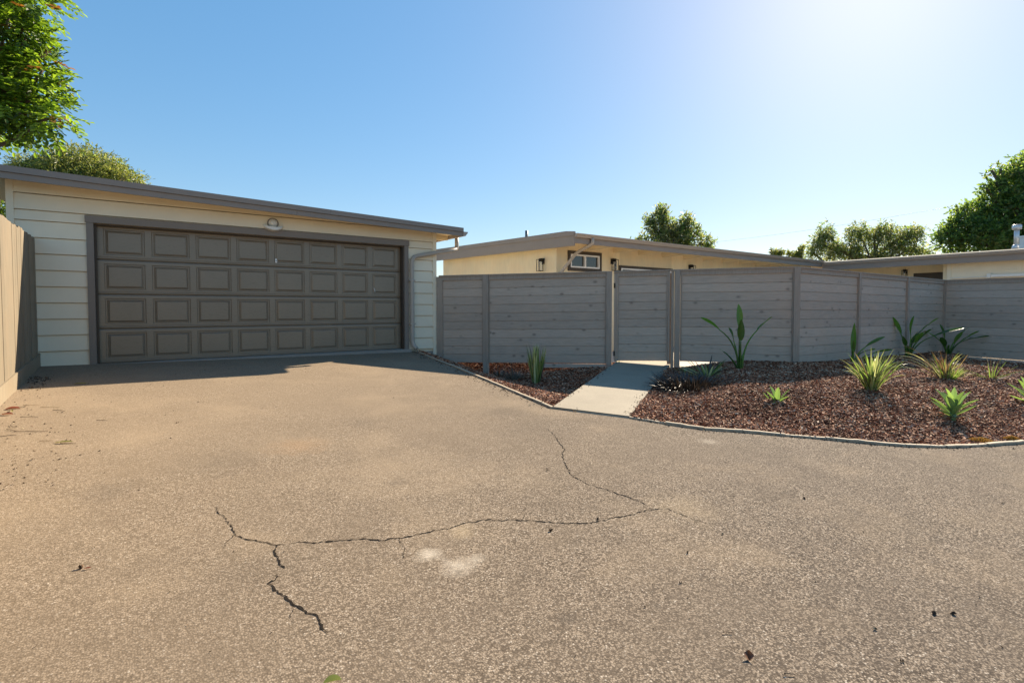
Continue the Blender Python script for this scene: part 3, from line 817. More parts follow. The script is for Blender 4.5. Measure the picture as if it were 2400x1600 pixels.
mb = MB(); x = 3.905; mb.tube([(x, YD - .006, H0 + 2*SH + .19), (x + .012, YD - .02, H0 + 2*SH + .15), (x + .02, YD - .006, H0 + 2*SH + .10)], .006, 6); mb.build('handle', M['offwhite'], gd)
mb = MB(); mb.box(DX0 + .01, DX1 - .01, YD - .012, YD + .02, H0 - .012, H0 + .004); mb.build('door_seal', M['black'], gd)
# roof
mb = MB()
YF, YBk = 9.70, 16.9
zt = lambda x, o=0: rtop(x) - o
mb.prism([(RX0, YF + .03, zt(RX0, .02)), (RX1, YF + .03, zt(RX1, .02)), (RX1, YF + .03, zt(RX1, .10)), (RX0, YF + .03, zt(RX0, .10))], (0, YBk - YF, 0))
mb.build('roof', [M['soffit']], gar)
mb = MB(); mb.prism([(RX0, YF + .02, zt(RX0, .018)), (RX1 - .01, YF + .02, zt(RX1, .018)), (RX1 - .01, YF + .02, zt(RX1, .006)), (RX0, YF + .02, zt(RX0, .006))], (0, YBk - YF, 0)); mb.build('roofing', M['roof'], gar)
fz = empty('roof_edge', Vector((2, YF, Z(1.7))) - gar.location); fz.parent = gar
for (xa, xb) in ((RX0, -1.46), (-1.457, 2.32), (2.323, RX1)):
    mb = MB(); mb.prism([(xa, YF, zt(xa, .086)), (xb, YF, zt(xb, .086)), (xb, YF, zt(xb, .170)), (xa, YF, zt(xa, .170))], (0, .032, 0)); mb.build('fascia_board', M['fascia'], fz)
for (xa, xb) in ((RX0, 2.9), (2.903, RX1 + .004)):
    mb = MB(); mb.prism([(xa, YF - .022, zt(xa, -.004)), (xb, YF - .022, zt(xb, -.004)), (xb, YF - .022, zt(xb, .082)), (xa, YF - .022, zt(xa, .082))], (0, .052, 0)); mb.build('metal_flashing', M['fascia'], fz)
mb = MB(); mb.box(RX1 - .028, RX1, YF + .034, YBk, zt(RX1, .165), zt(RX1, .02)); mb.build('fascia_board', M['fascia'], fz)
for y in (10.35, 11.6, 12.9, 14.2, 15.5):
    mb = MB(); mb.box(GX1 - .002, RX1 - .03, y - .045, y + .045, zt(5.5, .20), zt(5.5, .10)); mb.build('rafter_tail', M['soffit'], gar)
def gutter_mesh(mb, y0, y1, x, z, sgn=1, axis='y'):
    """K-profile gutter trough; x is the fascia face, z the lip height"""
    prof = [(.0, 0), (.0, -.085), (.055, -.090), (.075, -.060), (.105, -.030), (.112, .0), (.100, .0), (.095, -.026), (.068, -.052), (.050, -.078), (.008, -.075), (.008, 0)]
    if axis == 'y':
        r = [Vector((x + sgn * a, y0, z + b)) for a, b in prof]; mb.prism(r, (0, y1 - y0, 0))
        mb.prism([Vector((x + sgn * a, y0 - .004, z + b)) for a, b in prof[:6]], (0, .003, 0))
    else:
        r = [Vector((y0, x + sgn * a, z + b)) for a, b in prof]; mb.prism(r, (y1 - y0, 0, 0))
        mb.prism([Vector((y0 - .004, x + sgn * a, z + b)) for a, b in prof[:6]], (.003, 0, 0))
mb = MB(); gutter_mesh(mb, YF - .01, YBk, RX1 + .002, zt(RX1, .075)); mb.build('gutter', M['gutter'], gar)
def smooth_path(pts, n=6):
    pts = [Vector(p) for p in pts]; out = []
    for i in range(len(pts) - 1):
        p0 = pts[max(i-1, 0)]; p1 = pts[i]; p2 = pts[i+1]; p3 = pts[min(i+2, len(pts)-1)]
        for k in range(n):
            t = k / n
            out.append(0.5*((2*p1) + (p2-p0)*t + (2*p0-5*p1+4*p2-p3)*t*t + (3*p1-p0-3*p2+p3)*t**3))
    return out + [pts[-1]]
def bends(pts, r=.09, n=6):
    """polyline with rounded corners"""
    pts = [Vector(p) for p in pts]; out = [pts[0]]
    for i in range(1, len(pts) - 1):
        a, b, c = pts[i-1], pts[i], pts[i+1]
        da = (a - b); dc = (c - b); rr = min(r, da.length * .45, dc.length * .45)
        p, q = b + da.normalized() * rr, b + dc.normalized() * rr
        for k in range(n + 1):
            t = k / n; out.append(p * (1-t)**2 + b * 2*t*(1-t) + q * t*t)
    return out + [pts[-1]]
dsp = bends([(5.775, 10.12, Z(1.56)), (5.775, 10.12, Z(1.30)), (5.62, 10.02, Z(1.245)), (5.20, 9.985, Z(1.165)), (4.648, 10.01, Z(1.05)), (4.648, 10.01, Z(-.74)), (4.70, 9.93, Z(-.86))], .13)
mb = MB(); mb.tube(dsp, .044, 12); mb.build('downspout', M['spout'], gar)
for z in (Z(.55), Z(-.35)):
    mb = MB(); mb.prism([(4.590, GY - .12, z), (4.706, GY - .12, z), (4.706, GY - .028, z), (4.699, GY - .028, z), (4.699, GY - .113, z), (4.597, GY - .113, z), (4.597, GY - .028, z), (4.590, GY - .028, z)], (0, 0, .03)); mb.build('downspout_strap', M['spout'], gar)
# crescent wall light above the door
lt = empty('wall_light', Vector((2.0, GY - .03, Z(1.48))) - gar.location); lt.parent = gar
cx, cz = 2.0, Z(1.475); yb = GY - .022
mb = MB(); vs = []; fs = []; n = 24
for i in range(n + 1):
    f = i / n; a = math.pi * (1.06 + .88 * f); t = math.sin(math.pi * f)
    xo, zo = math.cos(a) * .175, math.sin(a) * .125
    dep = .03 + .10 * t
    zi = zo + .012 + .060 * t
    vs += [(cx + xo, yb, cz + zo), (cx + xo * .93, yb - dep, cz + zo * .86), (cx + xo * .93, yb - dep, cz + zi), (cx + xo * .88, yb - dep + .012, cz + zi), (cx + xo, yb, cz + zi)]
for i in range(n):
    for j in range(4): fs.append((i*5+j, i*5+j+1, (i+1)*5+j+1, (i+1)*5+j))
mb.add(vs, fs, 0, False); mb.build('dish', M['offwhite'], lt)
mb = MB(); rings = []; 
for i in range(9):
    a = math.pi / 2 * i / 8; rr = .078 * math.cos(a); yy = yb - .085 * math.sin(a)
    rings.append([(cx + rr * math.cos(2*math.pi*k/18), yy, cz + .025 + rr * math.sin(2*math.pi*k/18)) for k in range(18)])
mb.add([p for q in rings for p in q], [(i*18+k, i*18+(k+1) % 18, (i+1)*18+(k+1) % 18, (i+1)*18+k) for i in range(8) for k in range(18)], 0, True); mb.build('globe', M['opal'], lt)
mb = MB(); mb.tube([(cx, yb + .004, cz + .02), (cx, yb - .012, cz + .02)], .095, 20); mb.build('back_plate', M['taupe'], lt)
SKY, SUN_E, EXPO, SKG, SKS, SKV = 0.13, 2.95, 2.1, 0.47, 1.85, 0.70
# ------------------------------------------------------------------ house behind the fence
hs = empty('house', (14, 12, .3), 'long low cream house with a flat grey-edged roof behind the board fence', 'house')
EX, EY = 8.82, 9.67            # eave corner
WX, WY = 9.08, 10.60           # wall corner
def hw(name, mat, fn_, parent=hs):
    mb = MB(); fn_(mb); return mb.build(name, mat, parent)
hw('side_wall', M['cream'], lambda m: m.box(WX, WX + .15, WY + .03, 16.9, .1, Z(1.77)))
hw('front_wall', M['cream'], lambda m: (m.box(WX + .03, 9.50, WY, WY + .15, .1, Z(1.765)), m.box(9.50, 10.72, WY, WY + .15, .1, Z(1.06)), m.box(9.50, 10.72, WY, WY + .15, Z(1.50), Z(1.765)),
   m.box(10.72, 11.50, WY, WY + .15, .1, Z(1.765)), m.box(11.50, 13.90, WY, WY + .15, Z(1.18), Z(1.765)), m.box(13.90, 23.2, WY, WY + .15, .1, Z(1.765))))
hw('corner_trim', M['cream'], lambda m: (m.box(WX - .022, WX - .001, WY + .0, WY + .09, .1, Z(1.60)), m.box(WX - .022, WX + .028, WY - .02, WY - .001, .1, Z(1.60))))
# roof slab (deck), roofing and drip edge
def rh(y): return Z(1.845 + (y - EY) * .028)
hw('roof_deck', M['soffit'], lambda m: m.prism([(EX + .04, EY + .04, rh(EY) - .10), (EX + .04, 17.2, rh(17.2) - .10), (EX + .04, 17.2, rh(17.2) - .03), (EX + .04, EY + .04, rh(EY) - .03)], (19.5, 0, 0)))
hw('roofing', M['roof'], lambda m: (m.prism([(EX + .01, EY - .01, rh(EY) - .028), (EX + .01, 17.2, rh(17.2) - .028), (EX + .01, 17.2, rh(17.2) + .03), (EX + .01, 12.0, rh(12) + .06), (EX + .01, EY + .30, rh(EY) + .058), (EX + .01, EY - .01, rh(EY) + .01)], (19.4, 0, 0)),))
rk = hw('rake_fascia', M['fascia'], lambda m: m.prism([(EX, EY - .03, rh(EY) - .31), (EX, 17.3, rh(17.3) - .36), (EX, 17.3, rh(17.3) - .055), (EX, EY - .03, rh(EY) - .055)], (.038, 0, 0)))
hw('rake_flashing', M['fascia'], lambda m: m.prism([(EX - .02, EY - .05, rh(EY) - .060), (EX - .02, 17.3, rh(17.3) - .060), (EX - .02, 17.3, rh(17.3) + .052), (EX - .02, EY + .25, rh(EY) + .075), (EX - .02, EY - .05, rh(EY) + .04)], (.055, 0, 0)))
hw('eave_fascia', M['fascia'], lambda m: m.box(EX + .039, 22.03, EY - .03, EY + .008, rh(EY) - .245, rh(EY) - .03))
gu = hw('gutter', M['gutter'], lambda m: gutter_mesh(m, EX + .02, 21.95, EY - .032, rh(EY) - .01, -1, 'x'))
dsp = bends([(10.0 - .60, EY - .09, rh(EY) - .09), (9.40, EY - .09, rh(EY) - .23), (9.29, 10.05, rh(EY) - .42), (9.13, 10.555, rh(EY) - .98), (9.13, 10.555, .15)], .10)
mb = MB(); mb.tube(dsp, .043, 10); mb.build('downspout', M['spout'], hs)
for i in range(11):
    x = 10.15 + i * 1.085
    hw('rafter', M['soffit'], lambda m: m.prism([(x, EY + .012, rh(EY) - .250), (x, WY + .0 - .002, rh(WY) - .285), (x, WY - .002, rh(WY) - .102), (x, EY + .012, rh(EY) - .102)], (.09, 0, 0)))
# windows
def window(x0, x1, z0, z1, y, trim=.09, mull=True):
    fr = hw('window_trim', M['brown'], lambda m: (m.box(x0, x1, y - .03, y - .002, z1 - trim, z1), m.box(x0, x1, y - .03, y - .002, z0, z0 + trim), m.box(x0, x0 + trim, y - .0298, y - .002, z0 + trim + .001, z1 - trim - .001), m.box(x1 - trim, x1, y - .0298, y - .002, z0 + trim + .001, z1 - trim - .001)))
    a0, a1, b0, b1 = x0 + trim, x1 - trim, z0 + trim, z1 - trim; t = .04
    def f(m):
        m.box(a0, a1, y - .036, y + .05, b1 - t, b1 - .001); m.box(a0, a1, y - .036, y + .05, b0 + .001, b0 + t)
        m.box(a0 + .001, a0 + t, y - .035, y + .049, b0 + t, b1 - t); m.box(a1 - t, a1 - .001, y - .035, y + .049, b0 + t, b1 - t)
        if mull: c = (a0 + a1) / 2 - .03; m.box(c, c + .055, y - .034, y + .048, b0 + t, b1 - t)
    w = hw('window_frame', M['white'], f, fr)
    hw('pane', M['glass'], lambda m: m.box(a0 + .01, a1 - .01, y + .02, y + .026, b0 + .01, b1 - .01), fr)
window(9.47, 10.74, Z(1.00), Z(1.545), WY)
window(11.47, 13.93, Z(-1.1), Z(1.235), WY, .075)
def wall_lamp(x, y, zc, n):
    """rectangular lantern on a wall with outward normal n"""
    n = Vector(n); s = Vector((-n.y, n.x, 0)); p = Vector((x, y, zc))
    L = empty('wall_lamp', p - hs.location); L.parent = hs
    mb = MB(); mb.beam(p + UP*.02 + n*.001, p + UP*.17 + n*.001, .11, .028, side=s); mb.beam(p + n*.01 + UP*.13, p + n*.12 + UP*.13, .10, .09, side=s); mb.build('bracket', M['black'], L)
    mb = MB(); c = p + n * .13; w = .062
    for a in (-1, 1):
        for b in (-1, 1): q = c + s*a*w + n*b*w; mb.beam(q - UP*.17, q + UP*.14, .012, .012, side=s)
    for z in (-.17, .14):
        for a in (-1, 1):
            mb.beam(c + s*a*w - n*w + UP*z, c + s*a*w + n*w + UP*z, .013, .014, side=s); mb.beam(c + n*a*w - s*w + UP*z, c + n*a*w + s*w + UP*z, .0125, .0135, side=n)
    mb.build('cage', M['black'], L)
    mb = MB(); mb.tube([c - UP*.155, c + UP*.09], .046, 14, cap=False); mb.build('glass', M['lampglass'], L)
    mb = MB(); mb.tube([c + UP*.085, c + UP*.135], .03, 10); mb.build('socket', M['black'], L)
wall_lamp(WX - .001, 11.15, Z(1.17), (-1, 0, 0))
wall_lamp(11.18, WY - .001, Z(1.235), (0, -1, 0))
wall_lamp(14.83, WY - .001, Z(1.235), (0, -1, 0))
mb = MB(); p = at_t(1234, 557, 19.5); mb.tube([(p.x, p.y, p.z - .3), (p.x, p.y, p.z + .26)], .055, 12); mb.build('vent_pipe', M['pvc'], hs)
# wing on the right, its eave parallel to the line of sight's depth direction
VX, VW, VS = 22.0, 23.25, 22.42
def wz(x): return Z(1.76 + (x - VX) * .03)
hw('wing_roof_deck', M['soffit'], lambda m: m.prism([(VX + .04, -4.0, wz(VX) - .14), (29, -4.0, wz(29) - .14), (29, -4.0, wz(29) - .03), (VX + .04, -4.0, wz(VX) - .03)], (0, 13.63, 0)))
hw('wing_roofing', M['roof'], lambda m: m.prism([(VX + .0, -4.1, wz(VX) - .028), (29, -4.1, wz(29) - .028), (29, -4.1, wz(29) + .06), (VX + .35, -4.1, wz(VX) + .075), (VX, -4.1, wz(VX) + .02)], (0, 13.72, 0)))
hw('wing_fascia', M['fascia'], lambda m: m.box(VX, VX + .038, -4.05, EY - .05, wz(VX) - .30, wz(VX) - .03))
hw('gutter', M['gutter'], lambda m: gutter_mesh(m, -4.05, EY - .15, VX - .002, wz(VX) - .008, -1, 'y'))
hw('porch_wall', M['cream'], lambda m: m.box(VW, VW + .15, 5.95, 10.59, .1, wz(VW) - .145))
hw('porch_return', M['cream'], lambda m: m.box(VS + .02, VW - .001, 5.78, 5.93, .1, wz(VS) - .15))
def vsiding(m):
    z = Z(-1.2)
    while z < wz(VS) - .16:
        z1 = min(z + .30, wz(VS) - .15)
        vs = [(VS - .020, -4.0, z), (VS - .020, 5.76, z), (VS - .002, 5.76, z1 - .002), (VS - .002, -4.0, z1 - .002), (VS + .03, -4, z), (VS + .03, 5.76, z), (VS + .03, 5.76, z1 - .002), (VS + .03, -4, z1 - .002)]
        m.add(vs, [(0,1,2,3),(7,6,5,4),(0,4,5,1),(1,5,6,2),(2,6,7,3),(3,7,4,0)]); z += .30
hw('siding', M['siding'], vsiding)
hw('corner_trim', M['siding'], lambda m: m.box(VS - .035, VS + .018, 5.70, 5.81, .1, wz(VS) - .15))
hw('corner_trim', M['siding'], lambda m: (m.box(VS - .035, VS - .001, 3.96, 4.07, Z(1.15), wz(VS) - .15)))
hw('porch_window', M['brown'], lambda m: (m.box(VW - .03, VW - .001, 6.0, 7.0, .2, Z(1.26)),))
hw('door_frame', M['brown'], lambda m: (m.box(VW - .03, VW - .001, 8.5, 9.5, .2, Z(1.20)),))
hw('ledge', M['offwhite'], lambda m: (m.box(VS - .16, VS - .0205, -1.0, 4.72, Z(.98), Z(1.06)), m.box(VS - .10, VS - .0205, 4.70, 5.70, Z(.985), Z(1.005)), m.box(VS - .19, VS - .021, 4.66, 4.75, Z(.965), Z(1.09))))
wall_lamp(VW - .001, 7.25, Z(1.24), (-1, 0, 0))
# metal roof vent
p = at_t(2382, 577, 17.6); vt = empty('roof_vent', p - hs.location); vt.parent = hs
mb = MB(); mb.tube([p - UP*.12, p + UP*.03, p + UP*.05], [.14, .10, .07], 16); mb.tube([p + UP*.04, p + UP*.60], .068, 16); mb.build('stack', M['galv'], vt)
mb = MB(); mb.tube([p + UP*.56, p + UP*.70], [.125, .125], 16); mb.tube([p + UP*.70, p + UP*.715], [.13, .10], 16); mb.build('cowl', M['galv'], vt)
p = at_t(2406, 572, 17.2); mb = MB(); mb.beam(p - UP*.15, p + UP*.22, .24, .24, side=RT); mb.beam(p + UP*.22, p + UP*.27, .32, .32, side=RT); mb.build('roof_box', M['galv'], hs)

# ------------------------------------------------------------------ overhead cable
def cable(a, b, sag, r, label):
    pts = []
    for i in range(25):
        t = i / 24; p = a.lerp(b, t); p = p - UP * sag * 4 * t * (1 - t); pts.append(p)
    mb = MB(); mb.tube(pts, r, 5); o = mb.build('overhead_cable', M['galv'], None); tag(o, label, 'cable', 'overhead cables')
cable(at_t(1560, 577, 62), at_t(2600, 415, 26), .5, .008, 'upper thin overhead cable crossing the bright sky to the dark tree')
cable(at_t(1850, 575, 62), at_t(2600, 500, 27), .4, .006, 'lower faint overhead cable just above the roof line')

# ------------------------------------------------------------------ trees
def rot_basis(d):
    """orthonormal frames for directions d (n,3)"""
    d = d / np.linalg.norm(d, axis=1, keepdims=True)
    r = RNG.normal(size=d.shape); s = np.cross(d, r); s /= np.linalg.norm(s, axis=1, keepdims=True)
    return d, s, np.cross(s, d)
def leaves_mesh(name, P, D, L, W, mats, parent, midx=None, fold=.25):
    """each leaf: 4-point blade folded along its midrib: base, left, tip, right"""
    n = len(P); d, s, u = rot_basis(D); L = L[:, None]; W = W[:, None]
    V = np.stack([P, P + d*L*.5 + s*W*.5 + u*W*fold, P + d*L, P + d*L*.5 - s*W*.5 + u*W*fold], 1).reshape(-1, 3)
    b = (np.arange(n) * 4)[:, None]
    F = np.concatenate([b + np.array([[0, 1, 2]]), b + np.array([[0, 2, 3]])], 1).reshape(-1, 3)
    mi = None if midx is None else np.repeat(midx, 2)
    return np_mesh(name, V, F, mats, parent, mi)
def clump_points(clumps, n, shell=.55):
    c = np.array([k[:3] for k in clumps]); r = np.array([k[3] if isinstance(k[3], tuple) else (k[3],) * 3 for k in clumps], float)
    if r.shape[1] == 1: r = np.repeat(r, 3, 1)
    w = r[:, 0] * r[:, 2]; w = w / w.sum()
    i = RNG.choice(len(clumps), n, p=w)
    d = RNG.normal(size=(n, 3)); d /= np.linalg.norm(d, axis=1, keepdims=True)
    rad = (shell + (1 - shell) * RNG.random(n)) * (1 + .10 * RNG.normal(size=n))
    return c[i] + d * rad[:, None] * r[i], d, i
def tree(name, label, base, top, trunk_r, clumps, n, Ls, Ws, mats, mixp=None, droop=.3, group='trees behind the buildings', shell=.5, spray=None):
    root = empty(name, base, label, 'tree', group)
    mb = MB(); base = Vector(base); top = Vector(top)
    tr = [base.lerp(top, t) + Vector((random.uniform(-.1, .1), random.uniform(-.1, .1), 0)) * (t > 0) for t in (0, .25, .5, .75, 1)]
    mb.tube(tr, [trunk_r * (1 - .6 * t) for t in (0, .25, .5, .75, 1)], 9)
    mb.build('trunk', M['bark'], root)
    mb = MB()
    for c in clumps:
        q = Vector(c[:3]); st = base.lerp(top, random.uniform(.55, .98)); mid = st.lerp(q, .5) + Vector((random.uniform(-.2,.2), random.uniform(-.2,.2), -.12)) * (q - st).length * .4
        r0 = trunk_r * .34; mb.tube(smooth_path([st, mid, q], 4), [r0 * (1 - .08 * i) for i in range(9)], 6)
        for _ in range(4):
            rr = c[3] if not isinstance(c[3], tuple) else c[3][0]
            e = q + Vector((random.uniform(-.6, .6), random.uniform(-.6, .6), random.uniform(-.5, .3))) * rr * (.6 if not isinstance(c[3], tuple) else .45)
            mb.tube([mid.lerp(q, .6), mid.lerp(e, .7), e], [r0*.5, r0*.3, r0*.12], 5)
    mb.build('branches', M['bark'], root)
    P, D, i = clump_points(clumps, n, shell)
    if spray:      # leaves set along short drooping twigs so that the crown breaks into sprays
        k, ln = spray
        tw = D + RNG.normal(0, .55, D.shape); tw[:, 2] -= droop * 1.2; tw /= np.linalg.norm(tw, axis=1, keepdims=True)
        t = np.tile(np.arange(k) / k, len(P)); Pr = np.repeat(P, k, 0) + np.repeat(tw, k, 0) * (t * ln)[:, None]
        Pr[:, 2] -= t * t * ln * droop
        Dl = np.repeat(tw, k, 0) * .7 + RNG.normal(0, .55, Pr.shape); P, D = Pr, Dl
    else:
        D = D * .7 + RNG.normal(0, .6, D.shape); D[:, 2] -= droop
    m = len(P)
    mi = None if mixp is None else RNG.choice(len(mixp), m if not spray else m // spray[0], p=mixp)
    if spray and mi is not None: mi = np.repeat(mi, spray[0])
    leaves_mesh('crown', P, D, RNG.uniform(*Ls, m), RNG.uniform(*Ws, m), mats, root, mi)
    return root
def blobs(c, rad, k, rr, seed, flat=1.0):
    rnd = np.random.default_rng(seed); out = []
    for _ in range(k):
        d = rnd.normal(size=3); d /= np.linalg.norm(d); q = .45 + .5 * rnd.random()
        out.append((c[0] + d[0]*rad[0]*q, c[1] + d[1]*rad[1]*q, c[2] + d[2]*rad[2]*q, (lambda r: (r, r, r*flat))(rr * (.65 + .7 * rnd.random()))))
    return out
# near tree on the left: bunches of pinnate leaves
def near_tree():
    base = Vector((-2.6, 12.3, .3)); ctr = at_t(-30, 90, 9.0)
    root = empty('broadleaf_tree', base, 'bright green leafy tree hanging in from the top left above the tan fence', 'tree', 'trees behind the buildings')
    mb = MB(); mb.tube([base, base.lerp(ctr, .3) + Vector((.1, 0, 0)), base.lerp(ctr, .6), ctr], [.20, .16, .12, .07], 10); mb.build('trunk', M['bark'], root)
    cl = []
    for (px, py, t, r) in [(60, 262, 8.4, .36), (20, 240, 8.6, .45), (95, 232, 8.5, .38), (45, 170, 8.6, .50), (100, 165, 8.5, .30), (10, 90, 8.7, .60), (60, 90, 8.5, .28), (-60, 180, 8.8, .9), (25, 25, 8.5, .40), (75, 12, 8.5, .26), (-80, 40, 9.0, .9), (20, 300, 8.4, .18),
                           (-110, 290, 8.8, .5), (-170, 150, 9.4, 1.2), (-120, -80, 9.2, 1.2), (20, -60, 9.0, .7), (125, 275, 8.4, .24), (95, 288, 8.3, .20), (-40, 270, 8.3, .40)]:
        q = at_t(px, py, t); cl.append((q.x, q.y, q.z, r))
    mb = MB()
    for c in cl:
        q = Vector(c[:3]); s = base.lerp(ctr, random.uniform(.6, .95)); m = s.lerp(q, .5) + UP * -.1
        mb.tube(smooth_path([s, m, q], 4), [.045 - .0035 * i for i in range(9)], 6)
    mb.build('branches', M['bark'], root)
    n = 2600
    P, D, i = clump_points([(a, b, c, r) for a, b, c, r in cl], n, .35)
    tw = D * 1.0 + RNG.normal(0, .45, D.shape) + np.array([.25 * RT.x, .25 * RT.y, -.25]); tw /= np.linalg.norm(tw, axis=1, keepdims=True)
    up = np.tile([[0, 0, 1.0]], (n, 1)); sd = np.cross(tw, up); sd /= np.linalg.norm(sd, axis=1, keepdims=True); nm = np.cross(sd, tw)
    LP, LD, LS = [], [], []
    pairs = 4
    for k in range(pairs + 1):
        t = .06 + .052 * k; pos = P + tw * t; pos[:, 2] -= t * t * .6
        if k == pairs: LP.append(pos); LD.append(tw + 0 * sd); LS.append(sd)
        else:
            for sg in (-1, 1): LP.append(pos + 0); LD.append(tw * .75 + sd * sg + RNG.normal(0, .12, tw.shape)); LS.append(np.cross(LD[-1], nm))
    P2 = np.concatenate(LP); D2 = np.concatenate(LD); D2 /= np.linalg.norm(D2, axis=1, keepdims=True); S2 = np.concatenate(LS); S2 /= np.linalg.norm(S2, axis=1, keepdims=True) + 1e-9
    N2 = np.cross(S2, D2); m = len(P2); L = RNG.uniform(.080, .120, m)[:, None]; W = RNG.uniform(.046, .066, m)[:, None]
    V = np.stack([P2, P2 + D2*L*.35 + S2*W*.42 + N2*W*.12, P2 + D2*L*.72 + S2*W*.46 + N2*W*.10, P2 + D2*L - N2*L*.08, P2 + D2*L*.72 - S2*W*.46 + N2*W*.10, P2 + D2*L*.35 - S2*W*.42 + N2*W*.12], 1).reshape(-1, 3)
    b = (np.arange(m) * 6)[:, None]; F = np.concatenate([b + np.array([[0, 1, 2, 3]]), b + np.array([[0, 3, 4, 5]])], 1).reshape(-1, 4)
    red = (RNG.random(n) < .04).astype(int); mi = np.repeat(np.tile(red, 2 * pairs + 1), 2)
    np_mesh('crown', V, F, [M['leaf_near'], M['leaf_red']], root, mi)
near_tree()
def T(px, py, t): v = at_t(px, py, t); return (v.x, v.y, v.z)
def cl(lst): return [T(a, b, t) + (r,) for a, b, t, r in lst]
tree('spreading_tree', 'rounded olive-green feathery tree showing above the garage roof', (3.4 - 5.6, 18.5, .2), T(185, 470, 21), .22,
     cl([(185, 415, 21, (1.9, 1.9, .80)), (100, 412, 21, (1.1, 1.0, .60)), (150, 380, 21, (.9, .9, .45)), (255, 400, 21, (.8, .8, .5)), (245, 418, 20.5, (1.0, 1.0, .6)), (195, 372, 21, (1.15, 1.15, .45)), (60, 385, 20.5, (.55, .45, .25)), (295, 415, 20.5, (.6, .5, .25)), (150, 440, 20, (1.6, 1.2, .6))]),
     6500, (.10, .19), (.028, .05), [M['leaf_olive'], M['leaf_dark']], [.88, .12], .35, shell=.35, spray=(5, .34))
b = T(-10, 470, 13.0)
tree('garden_bush', 'dark green bush filling the gap between the left fence and garage roof', (b[0], b[1], .3), (b[0], b[1], 2.2), .07,
     cl([(-5, 450, 13.0, (.55, .5, .7)), (8, 490, 13, (.5, .4, .6)), (-40, 500, 13, (.8, .6, .8)), (5, 430, 12.5, .25)]), 2600, (.09, .15), (.035, .06), [M['leaf_near'], M['leaf_dark']], [.5, .5], .3, 'trees behind the buildings', .3)
b = T(1585, 720, 34)
tree('sparse_tree', 'loose clumpy tree rising behind the middle of the house roof', (b[0], b[1], .2), T(1580, 540, 34), .22,
     cl([(1548, 503, 34, .55), (1530, 530, 34, .55), (1562, 528, 34, .62), (1590, 548, 34, .75), (1608, 512, 34, .42), (1616, 528, 34, .45), (1630, 545, 34, .4), (1545, 556, 34, .8), (1650, 562, 34, .42), (1662, 572, 34, .42), (1520, 512, 34, .3), (1505, 565, 34, .4), (1592, 530, 34, .35), (1600, 572, 34, .9), (1555, 490, 34, .28), (1475, 566, 34, .18)]),
     2300, (.16, .30), (.06, .10), [M['leaf_euc'], M['leaf_dark']], [.6, .4], .25, shell=.15, spray=(3, .25))
b = T(2040, 720, 42)
tree('drooping_tree', 'wide row-topped grey-green tree with drooping sprays behind the roof junction', (b[0], b[1], .2), T(2050, 590, 42), .35,
     cl([(1935, 545, 42, (.55, .6, 1.0)), (1912, 570, 42, (.5, .5, .9)), (1955, 580, 42, (.9, .8, 1.0)), (2010, 540, 42, (.85, .8, .85)), (2000, 585, 42, (1.0, .8, 1.0)), (2050, 552, 42, (.7, .8, .9)), (2078, 535, 42, (.85, .8, .8)),
         (2100, 570, 42, (.9, .9, .9)), (2130, 545, 42, (.8, .8, .75)), (2150, 535, 42, (.45, .5, .45)), (2140, 580, 42, (.7, .7, .9)), (2172, 590, 42, (.5, .5, .55)), (2060, 595, 42, (1.3, .8, .7)), (1900, 590, 42, (.3, .4, .5))]),
     3300, (.18, .36), (.055, .095), [M['leaf_euc'], M['leaf_dark'], M['leaf_olive']], [.5, .35, .15], 1.0, shell=.2, spray=(4, .5))
b = T(1840, 720, 36)
tree('low_shrub_tree', 'small pale green treetop peeking over the roof left of the drooping tree', (b[0], b[1], .2), T(1835, 605, 36), .1,
     cl([(1812, 590, 36, .20), (1830, 592, 36, .22), (1850, 594, 36, .20), (1876, 586, 36, .22), (1868, 601, 36, .4), (1880, 578, 36, .10), (1820, 604, 36, .4)]), 900, (.12, .22), (.06, .10), [M['leaf_olive']], None, .1, shell=.2, spray=(2, .15))
b = T(2420, 720, 30)
tree('dense_tree', 'big dense dark green tree at the right edge behind the roof vent', (b[0], b[1], .2), T(2420, 520, 30), .45,
     cl([(2400, 425, 30, 1.2), (2360, 445, 30, .85), (2330, 475, 30, .9), (2385, 500, 29.5, 1.5), (2310, 520, 30, 1.0), (2270, 500, 30, .55), (2255, 545, 29.5, .95), (2220, 565, 29.5, .65), (2300, 570, 29, 1.2), (2360, 560, 29, 1.4),
         (2430, 400, 30.5, 1.3), (2460, 470, 30, 1.8), (2390, 395, 30, .55), (2330, 425, 30, .40), (2325, 400, 30, .20), (2345, 395, 30, .22), (2240, 492, 30, .25), (2228, 530, 29.8, .4), (2215, 545, 29.5, .3), (2450, 560, 29, 1.6), (2310, 440, 30, .25), (2540, 480, 31, 2.2), (2260, 520, 29.6, .6)]),
     8000, (.14, .26), (.07, .12), [M['leaf_dark'], M['leaf_olive'], M['leaf_near']], [.80, .10, .10], .15, shell=.55, spray=(5, .30))

